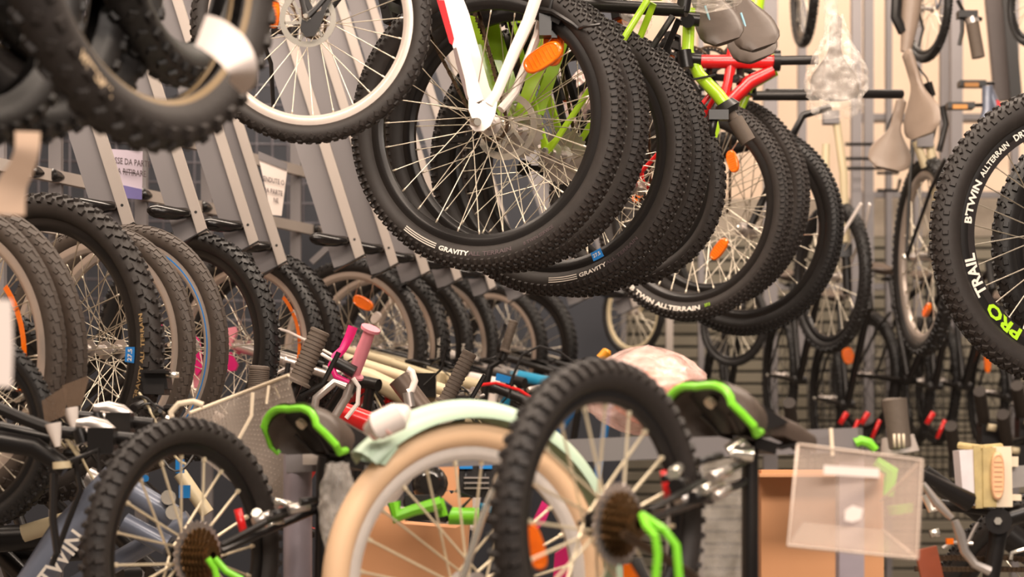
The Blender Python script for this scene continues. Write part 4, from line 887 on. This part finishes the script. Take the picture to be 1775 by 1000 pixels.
def kid(label, px, py, Y, ry, phi, kp=None):
    B = Bike(label, px, py, Y, 0, phi, 0, 1, 'rear', None, ry=ry); B.kp.update(kidk); 
    if kp: B.kp.update(kp)
    return B
SPF = mat('thick blurred bright spoke', (226, 210, 180), .35, .4)
# F2
B = kid('black child bicycle with green-edged saddle and green cables, centre front', 1045, 908, 3.07, 283, -53)
B.wheel(style='lug', rub=RUB, rimm=BLK, sp=.0032, spm=SPF, nsp=20, cas='big', hubm=BLK, ph=.2)
def kidparts(B, sx, sy, Ys, dx=0):
    # saddle, post and stays located from the photograph
    M = Matrix.Translation(P(sx, sy, Ys)); yaw = math.atan2(B.h.y, B.h.x)
    M = M @ Matrix.Rotation(yaw-R_(14), 4, 'Z') @ Matrix.Rotation(R_(13), 4, 'Y')
    B.add('saddle', kid_saddle().xf(M), SAD); B.add('saddle_edge', kid_edge().xf(M), GRN, 'green saddle edge')
    B.add('saddle_base', MB().add([(-.112, -.052, -.004), (-.112, .052, -.004), (-.02, .05, -.058), (-.02, -.05, -.058), (-.09, -.05, .004), (-.09, .05, .004), (.06, .03, -.02), (.06, -.03, -.02)], [(0, 1, 2, 3), (7, 6, 5, 4), (0, 4, 5, 1), (1, 5, 6, 2), (2, 6, 7, 3), (3, 7, 4, 0)]).xf(M), BLKP)
    B.add('saddle_badge', MB().tube([(-.092, 0, -.02), (-.098, 0, -.027)], .010, 16).xf(M), IVORY)
    r_ = saddle_rails(); r_.xf(M @ Matrix.Translation((.02, 0, -.02))); B.add('saddle_rail', r_, BLK)
    B.add('seat_clamp', MB().box(P(sx, sy+40, Ys), (.05, .05, .04)).tube([P(sx-18, sy+38, Ys-.03), P(sx+18, sy+38, Ys-.03)], .012, 10), BLK)
kidparts(B, 1306, 698, 3.42)
B.add('seat_tube', MB().tube(pt([(1300, 745, 3.42), (1300, 790, 3.42), (1300, 1080, 3.42)]), [.011, .0145, .0145], 14), BLK)
B.add('chainstay', MB().tube(pt([(1125, 900, 3.0), (1180, 880, 3.1), (1290, 835, 3.4)]), [.006, .007, .008], 8), BLK)
B.add('seatstay', MB().tube(pt([(1125, 885, 3.0), (1200, 845, 3.15), (1300, 795, 3.4)]), [.005, .006, .007], 8), BLK)
B.add('chainstay', MB().tube(pt([(1080, 925, 2.98), (1190, 990, 3.1), (1290, 1080, 3.35)]), [.007, .007, .007], 8), CHN)
for q_, (ax_, ay_, bx_, by_, rr_2, mm_) in enumerate(((1176, 868, 1216, 850, .010, SIL), (1216, 850, 1250, 838, .008, STEEL), (1170, 842, 1186, 838, .012, BLK), (1200, 862, 1232, 866, .009, BLK), (1232, 828, 1262, 815, .009, SIL), (1184, 880, 1196, 868, .006, STEEL), (1150, 830, 1180, 822, .006, BLK), (1240, 862, 1262, 846, .007, SIL), (1166, 822, 1176, 812, .010, STEEL), (1210, 800, 1250, 790, .006, BLK))):
    B.add('brake_link', MB().tube(pt([(ax_, ay_, 3.12), (bx_, by_, 3.17)]), rr_2, 8), mm_)
B.add('seat_collar', MB().tube(pt([(1268, 790, 3.38), (1296, 770, 3.38)]), .022, 10).tube(pt([(1270, 785, 3.36), (1305, 788, 3.36)]), .014, 10), STEEL)
B.add('reflector', MB().tube(pt([(1150, 815, 3.2), (1158, 870, 3.2)]), .006, 8), RED, 'red reflector edge')
for pts in ([(1113, 893, 2.95), (1120, 912, 2.92), (1136, 930, 2.9), (1140, 960, 2.9), (1136, 1010, 2.9)], [(1116, 895, 2.95), (1150, 918, 2.9), (1172, 945, 2.9), (1178, 1010, 2.9)]):
    B.add('gear_cable', MB().tube(pt(pts), .0062, 9), GRN, 'bright green cable')
B.add('wheel_reflector', reflector_b(.075, .03).xf(Matrix.Translation(P(926, 946, 3.02)) @ Matrix.Rotation(R_(72), 4, 'Y') @ Matrix.Rotation(PI, 4, 'Z')), ORG)
B.add('derailleur', derail().xf(Matrix.Translation(P(1102, 950, 2.95)) @ Matrix.Scale(.9, 4)), BLK)
B.add('grip', MB().tube(pt([(1550, 690, 3.7), (1550, 692, 3.7), (1556, 740, 3.7), (1560, 775, 3.7)]), [.015, .023, .021, .022], 14), GRIP)
B.add('shifter_ring', MB().tube(pt([(1556, 756, 3.72), (1560, 785, 3.72)]), [.03, .036], 16), mat('pale grey plastic', (176, 164, 156), .5))
for k in (-8, 0, 8): B.add('shifter_rib', MB().tube(pt([(1558+k, 752, 3.665), (1559+k, 776, 3.665)]), .0022, 6), IVORY)
B.add('brake_lever', MB().tube(pt([(1482, 768, 3.6), (1492, 764, 3.6), (1506, 768, 3.6), (1518, 780, 3.6)]), [.009, .009, .009, .007], 8).tube(pt([(1518, 800, 3.62), (1545, 818, 3.62), (1540, 860, 3.62)]), [.010, .014, .010], 8), GRN, 'bright green lever')
B.add('lever_pivot', MB().tube(pt([(1560, 875, 3.65), (1562, 890, 3.65)]), [.024, .022], 14), GRN, 'bright green knob')
B.add('front_fork', MB().tube(pt([(1590, 820, 3.9), (1680, 870, 3.95)]), [.012, .02], 10), BLK)
# F1
B = kid('black child bicycle with green-edged saddle, lower left front', 322, 962, 3.72, 236, -47)
B.wheel(style='lug', rub=RUB, rimm=BLK, sp=.0032, spm=SPF, nsp=20, cas='big', hubm=BLK, ph=.1)
kidparts(B, 596, 734, 3.78)
B.add('seat_tube', MB().tube(pt([(566, 780, 3.9), (566, 810, 3.9), (560, 1080, 3.9)]), [.014, .02, .02], 14), BLK)
B.add('chainstay', MB().tube(pt([(385, 955, 3.67), (440, 930, 3.7), (545, 885, 3.9)]), .007, 8), BLK)
B.add('seatstay', MB().tube(pt([(385, 945, 3.67), (460, 905, 3.7), (560, 868, 3.9)]), .006, 8), BLK)
for ax_, ay_, bx_, by_, rr_2, mm_ in ((440, 905, 470, 892, .010, SIL), (470, 892, 500, 886, .009, BLK), (476, 868, 520, 878, .006, STEEL), (500, 884, 535, 876, .010, SIL), (444, 888, 452, 900, .010, STEEL), (462, 912, 490, 902, .007, STEEL), (520, 870, 548, 866, .007, BLK)):
    B.add('brake_link', MB().tube(pt([(ax_, ay_, 3.76), (bx_, by_, 3.78)]), rr_2, 8), mm_)
B.add('reflector', MB().tube(pt([(412, 882, 3.8), (424, 930, 3.8)]), .008, 8), RED, 'red reflector edge')
for pts in ([(360, 968, 3.6), (372, 985, 3.6), (378, 1010, 3.6)], [(372, 968, 3.6), (392, 990, 3.6), (420, 1005, 3.6)]): B.add('gear_cable', MB().tube(pt(pts), .0062, 9), GRN, 'bright green cable')
B.add('grip', MB().tube(pt([(778, 894, 3.9), (830, 895, 3.9)]), .017, 12), GRN, 'bright green grip')
B.add('shifter', MB().tube(pt([(752, 880, 3.9), (778, 892, 3.9)]), [.026, .018], 12).box(P(730, 880, 3.92), (.06, .05, .05)), BLKP)
B.add('brake_lever', MB().tube(pt([(683, 870, 3.85), (688, 895, 3.85), (715, 885, 3.85), (765, 872, 3.85)]), [.013, .016, .011, .013], 8).tube(pt([(760, 865, 3.87), (768, 895, 3.87)]), .010, 8), GRN, 'bright green lever')
B.add('brake_cable', MB().tube(pt([(770, 905, 3.9), (800, 880, 3.9), (818, 862, 3.9), (790, 850, 3.9)]), .004, 6), BLKP)
# F3 cream wheel with mudguard
B = kid('cream-tyred city bicycle with mint mudguard and white rear light', 812, 1012, 3.5, 282, -31, None)
B.wheel(style='cream', rub=CREAMT, rimm=mat('pale rim', (222, 212, 204), .35, .3), sp=.0026, spm=SPF, nsp=24)
b = MB(); n = 48; vs = []; prof = [(.350, -.044), (.366, -.038), (.380, -.024), (.386, 0), (.380, .024), (.366, .038), (.350, .044)]
pr2 = prof+[(r-.003, y) for r, y in prof[::-1]]
q = MB().lathe(pr2, n, True, a0=R_(-8), a1=R_(134)); m0 = len(pr2)
q.f.append(tuple(range(m0))); q.f.append(tuple(range(n*m0, (n+1)*m0))); q.sm += [False, False]
one('mudguard', q, MINT, B.o)
B.add('mudguard_end', plate([(630, 782), (662, 762), (690, 776), (668, 806), (626, 798)], 3.38, .05), MINT)
B.add('rear_light', MB().tube(pt([(640, 745, 3.36), (655, 738, 3.34), (690, 722, 3.34), (702, 712, 3.36)]), [.012, .024, .024, .012], 14), WHT, 'white rear light')
B.add('light_lens', MB().tube(pt([(646, 752, 3.35), (676, 740, 3.33)]), [.012, .012], 10), mat('pale pink lens', (240, 190, 180), .3))
B.add('mudguard_stay', MB().tube(pt([(872, 808, 3.3), (835, 900, 3.3), (800, 1010, 3.3)]), .006, 8), STEEL)
b = MB()
for i in range(26):
    a = R_(62+i*1.9); p = B.plane(.349*B.k*math.cos(a), .355*B.k*math.sin(a), .03*B.k); b.box(p, (.009, .008, .004))
B.add('skirt_lacing', b, BLU)['kind'] = 'stuff'

o = empty('handlebar_device', Matrix.Translation(P(820, 810, 4.1)), 'small black device with two blue caps seen between the cream wheel spokes', 'device')
hadd(o, 'body', MB().box(P(828, 832, 4.1), (.075, .05, .07)), BLKP)
for x in (808, 842): hadd(o, 'blue_cap', MB().box(P(x, 803, 4.08), (.026, .03, .022)), BLU); hadd(o, 'leg', MB().tube(pt([(x, 808, 4.08), (x-3, 850, 4.08)]), .006, 8), BLK)
for k in range(3): hadd(o, 'grille_bar', MB().box(P(826, 828+k*9, 4.07), (.05, .006, .003)), SIL)
o = empty('bicycle_bell', Matrix.Translation(P(770, 840, 4.2)), 'dark round bell housing above the green lever seen through the cream wheel', 'bell')
hadd(o, 'dome', MB().tube([P(745, 838, 4.12), P(745, 838, 4.14), P(745, 838, 4.18)], [.02, .036, .038], 18), GLOSSB)
# boxes, bags, acrylic, sheet
o = tag(one('cardboard_box', MB().box(P(1418, 985, 4.1), (.245, .12, .40)).box(P(1418, 826, 4.02)+Vector((0, 0, .003)), (.25, .14, .006)), CARD), 'brown cardboard box standing behind the clear acrylic bin', 'box')
o = empty('cardboard_carton', Matrix.Translation(P(740, 960, 4.3)), 'torn brown cardboard carton seen through the cream wheel', 'box')
hadd(o, 'carton_body', plate([(600, 905), (660, 880), (700, 908), (790, 915), (812, 905), (800, 1080), (600, 1080)], 4.25, .2), CARD); hadd(o, 'torn_flap', plate([(762, 856), (778, 850), (782, 856), (800, 848), (818, 855), (820, 900), (764, 905)], 4.3, .005), CARD)
hadd(o, 'carton_wall', plate([(755, 800), (800, 800), (790, 850), (760, 850)], 4.32, .01), CARD)
ac = empty('acrylic_bin', Matrix.Translation(P(1480, 960, 3.15)), 'clear acrylic bin hanging in front of the cardboard box', 'bin')
A = [P(1383, 770, 3.15), P(1598, 797, 3.1), P(1590, 968, 3.1), P(1365, 945, 3.15)]
def quadplate(a, b_, c, d, th, nrm): 
    n = Vector(nrm)*th; vs = [a, b_, c, d, a+n, b_+n, c+n, d+n]; return MB().add(vs, [(0, 1, 2, 3), (7, 6, 5, 4), (0, 4, 5, 1), (1, 5, 6, 2), (2, 6, 7, 3), (3, 7, 4, 0)])
hadd(ac, 'front_panel', quadplate(*A, .003, (0, 1, 0)), ACR)
bk = [P(1393, 790, 3.35), P(1528, 878, 3.5), P(1530, 915, 3.5), P(1380, 930, 3.4)]
hadd(ac, 'side_panel', quadplate(A[1], P(1527, 868, 3.45), P(1530, 918, 3.45), A[2], .003, (1, 0, 0)), ACR); hadd(ac, 'base_panel', quadplate(A[3], A[2], P(1530, 918, 3.45), P(1392, 905, 3.45), .003, (0, 0, -1)), ACR)
hadd(ac, 'edge_strip', MB().tube([A[0], A[1], A[2], A[3], A[0]], .0022, 6).tube([A[1], P(1527, 868, 3.45)], .002, 6).tube([A[2], P(1530, 918, 3.45)], .002, 6), mat('acrylic edge', (214, 194, 178), .3))
hadd(ac, 'label_strip', plate([(1428, 806), (1524, 812), (1524, 828), (1428, 822)], 3.11, .002), PAPER)
hadd(ac, 'torn_label', plate([(1465, 885), (1478, 876), (1496, 882), (1492, 900), (1478, 905), (1464, 902)], 3.11, .002), PAPER)

from mathutils import noise
def crumple(name, label, outline_c, rx, rz, ry_, Y, m, seed=1, amp=.22, cat='plastic bag', top=None, n=56, mrows=44):
    c = P(outline_c[0], outline_c[1], Y); k = Y/FP; vs = []; off = Vector((seed*7.3, seed*3.1, seed*5.7))
    for j in range(mrows+1):
        t = j/mrows; v = PI*t; ff = (top(t) if top else math.sin(v)**.55)
        for i in range(n):
            u = 2*PI*i/n; p = Vector((math.cos(u), math.sin(u), (1-2*t)*1.4))
            q = 1-abs(noise.noise(p*1.6+off))*2.2; q2 = 1-abs(noise.noise(p*4.3+off))*2; q3 = abs(noise.noise(p*9+off))
            f = 1+amp*(q*1.0+q2*.45-.9)
            vs.append(c+Vector((rx*k*math.cos(u)*f*ff, ry_*math.sin(u)*f*max(ff, .3), rz*k*(1-2*t)*(1+.25*amp*noise.noise(p*2+off)))))
    fs = [(j*n+i, j*n+(i+1) % n, (j+1)*n+(i+1) % n, (j+1)*n+i) for j in range(mrows) for i in range(n)]
    b = MB().add(vs, fs, True); o = link(name, b.mesh(name, m, 3.0)); return tag(o, label, cat)
crumple('plastic_bag', 'clear crinkled plastic bag over a saddle, hanging before the cream wall', (1450, 112), 46, 84, .10, 5.95, FILM, 3, .28, top=lambda t: .25+.85*math.sin(min(1, t*1.15)*PI*.62)**1.5)
crumple('plastic_bag', 'long clear plastic sleeve end hanging above the bagged saddle', (1440, 5), 14, 50, .03, 5.95, FILM, 4, .2, top=lambda t: .8)
crumple('plastic_bag', 'clear plastic bag dangling left of the lime handlebar', (1105, 25), 26, 46, .05, 5.2, FILM, 5, .25)
crumple('plastic_bag', 'crinkled clear film over the saddle pair at the top edge', (1225, -6), 60, 26, .08, 5.25, FILM, 6, .3)
crumple('plastic_bag', 'pink tinted plastic bag behind the orange reflectors', (1005, 175), 26, 52, .05, 5.5, FILMP, 8, .25)
o = empty('wrapped_bundle', Matrix.Translation(P(1125, 690, 4.2)), 'pale pink bundle wrapped in shiny plastic behind the centre wheel', 'bundle')
q = crumple('wrapping_film', None, (1120, 678), 112, 78, .16, 4.2, FILMP, 9, .10, None); q.parent = o; q.matrix_parent_inverse = o.matrix_world.inverted()
q = crumple('pink_filling', None, (1140, 690), 76, 52, .10, 4.25, mat('pink cloth', (236, 160, 138), .7, 0, .15, 20), 10, .16, None); q.parent = o; q.matrix_parent_inverse = o.matrix_world.inverted()
crumple('plastic_bag', 'clear plastic sleeve hanging under the left green-edged saddle', (585, 880), 34, 78, .04, 3.55, FILM, 11, .18, top=lambda t: .55+.4*math.sin(t*PI))
crumple('plastic_bag', 'clear plastic sleeve beside the centre bicycle seat tube', (1252, 960), 42, 165, .03, 3.55, FILM, 12, .1, top=lambda t: .95)
tag(one('yellow_cap', MB().tube(pt([(1040, 622, 6.0), (1052, 610, 6.0), (1054, 606, 6.0)]), [.014, .016, .010], 12), mat('amber plastic', (240, 160, 40), .4)), 'small amber plastic cap peeking over the pink bundle', 'cap')
# translucent textured sheet
sh = empty('translucent_sheet', Matrix.Translation(P(430, 760, 4.0)), 'curled translucent textured plastic sheet behind the left child wheel', 'plastic sheet')
vs = []; NX, NZ = 30, 24
for j in range(NZ+1):
    for i in range(NX+1):
        u, v = i/NX, j/NZ; xt = 328+u*172; yt = 716-66*u; xb = 345+u*160; yb_ = 740+170*min(1, .3+u*.9)
        x = xt*(1-v)+xb*v+34*math.sin(PI*v*.6)*u; y = yt*(1-v)+yb_*v; vs.append(P(x, y, 4.02+.06*math.sin(u*PI*1.2)+.03*v))
fs = [(j*(NX+1)+i, j*(NX+1)+i+1, (j+1)*(NX+1)+i+1, (j+1)*(NX+1)+i) for j in range(NZ) for i in range(NX)]
b = MB().add(vs, fs, True); hadd(sh, 'sheet_body', b, MESHS)
dts = MB()
for j in range(1, 24):
    for i in range(1, 30):
        u, v = (i+.5*(j % 2))/30, j/24; I = int(v*NZ)*(NX+1)+min(NX, int(u*NX)); p = vs[I]; dts.box(p+Vector((0, -.003, 0)), (.0022, .001, .0022))
q = hadd(sh, 'embossed_dots', dts, mat('emboss shade', (150, 136, 124), .6)); q['kind'] = 'stuff'
hadd(sh, 'sheet_rim', MB().tube([vs[i] for i in range(NX+1)], .0035, 6), IVORY)
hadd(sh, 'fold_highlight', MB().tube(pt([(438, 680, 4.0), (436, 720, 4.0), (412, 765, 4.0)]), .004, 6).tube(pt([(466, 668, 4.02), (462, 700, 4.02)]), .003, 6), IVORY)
tag(one('reflector_ring', MB().tube(pt([(300, 735, 3.95), (296, 715, 3.95), (310, 700, 3.95), (335, 696, 3.95), (352, 702, 3.95)]), .006, 8), IVORY), 'cream curved wire loop at the corner of the translucent sheet', 'wire loop')

# right: pedal block, crank, lever, chain
rb = Bike('black bicycle at the lower right with cream foam-wrapped pedal and silver lever', 1860, 1120, 4.2, .33, 20, 175, -1, 'rear', None)
rb.wheel(style='fine', rub=RUBD, rimm=BLK, single=False, nut=False)
Yr = 4.0
rb.add('pedal_plate', MB().beam(P(1670, 780, Yr), P(1678, 876, Yr), .03, .06), mat('lilac white plastic', (214, 206, 208), .5), 'white pedal side plate')
rb.add('foam_wrap', MB().beam(P(1690, 772, Yr), P(1694, 880, Yr), .022, .07).beam(P(1709, 776, Yr-.01), P(1710, 878, Yr-.01), .026, .06).tube(pt([(1662, 772, Yr), (1700, 777, Yr-.03), (1735, 774, Yr)]), .007, 8), BUB, 'olive foam wrapping')
rb.add('pedal', MB().beam(P(1730, 774, Yr), P(1732, 878, Yr), .036, .07).box(P(1752, 862, Yr), (.03, .05, .012)).box(P(1752, 800, Yr), (.02, .04, .02)), IVORY, 'ivory pedal body')
q = reflector_b(.095, .026).xf(Matrix.Translation(P(1729, 825, Yr-.045)) @ Matrix.Rotation(R_(90), 4, 'Y') @ Matrix.Rotation(PI, 4, 'Z')); rb.add('pedal_reflector', q, mat('pale amber lens', (226, 178, 138), .25), 'pale amber pedal lens')
rb.add('number_plate', plate([(1748, 808), (1790, 806), (1790, 842), (1750, 846)], Yr, .01), SIL)
rb.add('crank', MB().tube(pt([(1732, 902, Yr), (1728, 940, Yr), (1716, 1010, Yr)]), [.02, .018, .017], 12).tube(pt([(1732, 902, Yr), (1790, 884, Yr)]), [.02, .018], 12).tube([P(1731, 903, Yr-.03), P(1731, 903, Yr+.02)], .026, 16), BLK)
rb.add('crank_bolt', MB().tube([P(1730, 903, Yr-.036), P(1730, 903, Yr-.02)], .008, 6), STEEL)
rb.add('frame', MB().tube(pt([(1590, 870, 4.1), (1720, 885, 4.1)]), .012, 10).tube(pt([(1745, 925, 4.2), (1790, 960, 4.2)]), .03, 10).tube(pt([(1600, 820, 4.15), (1700, 890, 4.15)]), .02, 10), BLK)
rb.add('brake_lever', MB().tube(pt([(1655, 902, 3.8), (1664, 925, 3.8), (1672, 955, 3.8), (1690, 978, 3.8), (1716, 990, 3.8)]), [.007, .010, .009, .008, .009], 8), SIL, 'silver brake lever'); rb.add('lever_cable', MB().tube(pt([(1600, 838, 3.8), (1622, 870, 3.8), (1650, 898, 3.8)]), [.005, .009, .006], 8), SIL)
rb.add('cable_adjuster', MB().tube(pt([(1602, 858, 3.9), (1614, 884, 3.9), (1628, 880, 3.9)]), .007, 8), STEEL); rb.add('cable_adjuster', MB().tube(pt([(1628, 922, 3.95), (1612, 926, 3.95)]), .008, 8), STEEL)
b = MB()
for i in range(52):
    x = 1588+i*4; p = P(x, 968+1.5*math.sin(i*.3), 4.05); b.box(p, (.0052, .006 if i % 2 else .01, .012 if i % 2 else .009))
    p = P(x, 986+.03*i, 4.05); b.box(p, (.0052, .006 if i % 2 else .01, .010))
rb.add('chain', b, CHN)['kind'] = 'stuff'
rb.add('orange_tag', MB().box(P(1646, 938, 4.0), (.014, .01, .012)), ORG)
rb.add('derailleur_cage', MB().tube(pt([(1634, 950, 4.0), (1650, 940, 4.0), (1686, 942, 4.0)]), .004, 6).tube(pt([(1668, 960, 4.0), (1690, 915, 4.0), (1696, 905, 4.0)]), .004, 6), SIL)
rb.add('wire_hanger', MB().tube(pt([(1752, 970, 4.0), (1754, 958, 4.0), (1768, 954, 4.0), (1790, 948, 4.0)]), .004, 6), STEEL)
tag(one('leather_strap', MB().beam(P(1604, 950, 3.9), P(1622, 1030, 3.9), .042, .014), LEA), 'brown leather strap under the acrylic bin corner', 'strap')

# ================================================================== NEAR LEFT: blurred tyres, tags, notices
def loose_tyre(label, px, py, Y, R, phi, sc=1.0, m=RUB, letters=None):
    B = Bike(label, px, py, Y, R, phi, 90, -1, 'rear', 'blurred tyres hanging at the top left'); B.o.name = 'hanging_tyre'; B.o['category'] = 'tyre'
    part('tyre', 'tyre_fat', lambda: tyre('fat'), m, B.o); 
    if m is RUB: part('bead', 'bead', lambda: MB().lathe([(RO-.076, -.016), (RO-.07, -.022), (RO-.066, -.024), (RO-.070, -.012)], 96, True).lathe([(RO-.076, .016), (RO-.07, .022), (RO-.066, .024), (RO-.070, .012)], 96, True), mat('tan tyre bead', (120, 98, 66), .5), B.o)
    return B
B = loose_tyre('large blurred tyre with pale sidewall lettering, nearest at the top left', 250, -128, 2.95, .325, -54)
B.ring_text('VITTORIA', 229, .021, .309, mat('tan white lettering', (216, 190, 156), .7), True, .95, dy=.0375, bold=.03)
loose_tyre('blurred tyre crossing inside the opening of the lettered tyre', 25, -165, 3.25, .31, -50)
loose_tyre('dark blurred tyre just left of the sidewall lettering', 60, -120, 3.12, .31, -50, m=RUBD)
loose_tyre('thin dark blurred tyre at the far side of the lettered tyre opening', 300, -175, 3.4, .31, -66, m=RUBD)
loose_tyre('blurred tyre filling the top left corner', 10, -100, 3.02, .30, -52, m=RUBD)
loose_tyre('blurred tyre at the left edge with its lowest knobs over the twisting paper tag', -70, -95, 2.85, .28, -52, m=RUBD)
loose_tyre('dark blurred tyre deepest in the stack at the top left', 90, -190, 3.3, .30, -60, m=RUBD)
def curled(name, label, pts, w_, Y, m=PAPER):
    # paper strip following centre-line px points, width in px across
    pp = [tuple(p)+((0,) if len(p) < 3 else ()) for p in pts]; ww_ = list(w_) if isinstance(w_, (list, tuple)) else [w_]*len(pts); N0 = len(pp); pts = []; w_ = []
    for i in range(N0-1):
        p0, p1, p2, p3 = pp[max(0, i-1)], pp[i], pp[i+1], pp[min(N0-1, i+2)]
        for q in range(6):
            t = q/6; pts.append(tuple(.5*(2*p1[c]+(p2[c]-p0[c])*t+(2*p0[c]-5*p1[c]+4*p2[c]-p3[c])*t*t+(3*p1[c]-p0[c]-3*p2[c]+p3[c])*t**3) for c in range(3))); w_.append(ww_[i]*(1-t)+ww_[i+1]*t)
    pts.append(pp[-1]); w_.append(ww_[-1])
    b = MB(); vs = []; n = len(pts)
    for i, p in enumerate(pts):
        a = pts[max(0, i-1)]; c = pts[min(n-1, i+1)]; dx, dy = c[0]-a[0], c[1]-a[1]; L = math.hypot(dx, dy); nx, ny = -dy/L, dx/L
        Yi = Y+(p[2] if len(p) > 2 else 0); ww = w_[i] if isinstance(w_, (list, tuple)) else w_
        vs += [P(p[0]-nx*ww/2, p[1]-ny*ww/2, Yi), P(p[0]+nx*ww/2, p[1]+ny*ww/2, Yi)]
    vs += [v+Vector((0, .0012, 0)) for v in vs]; N = 2*n; fs = []
    for i in range(n-1): a = 2*i; fs += [(a, a+1, a+3, a+2), (N+a, N+a+2, N+a+3, N+a+1), (a, a+2, N+a+2, N+a), (a+1, N+a+1, N+a+3, a+3)]
    fs += [(0, N, N+1, 1), (N-2, N-1, 2*N-1, 2*N-2)]
    return tag(one(name, b.add(vs, fs, True), m), label, 'tag')
curled('paper_tag', 'curled white paper tag hanging off the blurred lettered tyre', [(348, 52, 0), (372, 62, .0), (400, 84, -.02), (418, 112, -.03), (421, 136, -.01), (408, 152, .04)], [56, 62, 62, 54, 46, 34], 2.75)
curled('paper_tag', 'blurred paper tag twisting at the left edge above the tyres', [(48, 228, 0), (46, 262, 0), (36, 292, .01), (20, 325, .02), (16, 372, .02)], [44, 42, 44, 52, 54], 2.7, mat('pinkish paper', (206, 176, 152), .8, 0, .03))
curled('paper_tag', 'blurred white tag low at the left edge', [(0, 520, 0), (2, 600, 0), (0, 670, 0)], [40, 40, 40], 2.5)
nt = empty('notice_sheet', Matrix.Translation(P(225, 310, 5.5)), 'lilac printed notice with purple foot, between the first two sloping beams', 'notice')
Yn = 5.62
hadd(nt, 'sheet', plate([(190, 258), (247, 262), (246, 344), (196, 334)], Yn, .002), PAPERL); hadd(nt, 'purple_foot', plate([(200, 318), (246, 328), (246, 346), (202, 342)], Yn-.002, .001), PURP)
for s_, x, y, sz in (('FOSSE DA PARTE', 186, 281, 15), ('DA RITIRARE', 196, 300, 15)): hadd(nt, 'notice_lettering', flat_text(s_, P(x, y, Yn-.003), Vector((.66, 0, -.08)), Vector((0, 0, 1)), sz/FP*Yn*1.0, .01), LETK)
hadd(nt, 'underline', plate([(212, 296), (236, 300), (236, 301.5), (212, 297.5)], Yn-.003, .001), LETK)
nt = empty('notice_sheet', Matrix.Translation(P(475, 310, 6.3)), 'cream printed notice with grey clip strip, beside the fourth sloping beam', 'notice')
Yn = 6.3
hadd(nt, 'sheet', plate([(448, 272), (498, 293), (488, 374), (470, 372)], Yn, .002), PAPER); hadd(nt, 'clip_strip', plate([(448, 262), (498, 283), (497, 295), (448, 276)], Yn-.003, .003), GREY)
for s_, x, y, sz in (('VENDUTE O', 452, 312, 13), ('DA PARTE', 456, 332, 13), ('NE', 474, 350, 12)): hadd(nt, 'notice_lettering', flat_text(s_, P(x, y, Yn-.004), Vector((.6, 0, -.14)), Vector((0, 0, 1)), sz/FP*Yn*.95, .01), LETK)
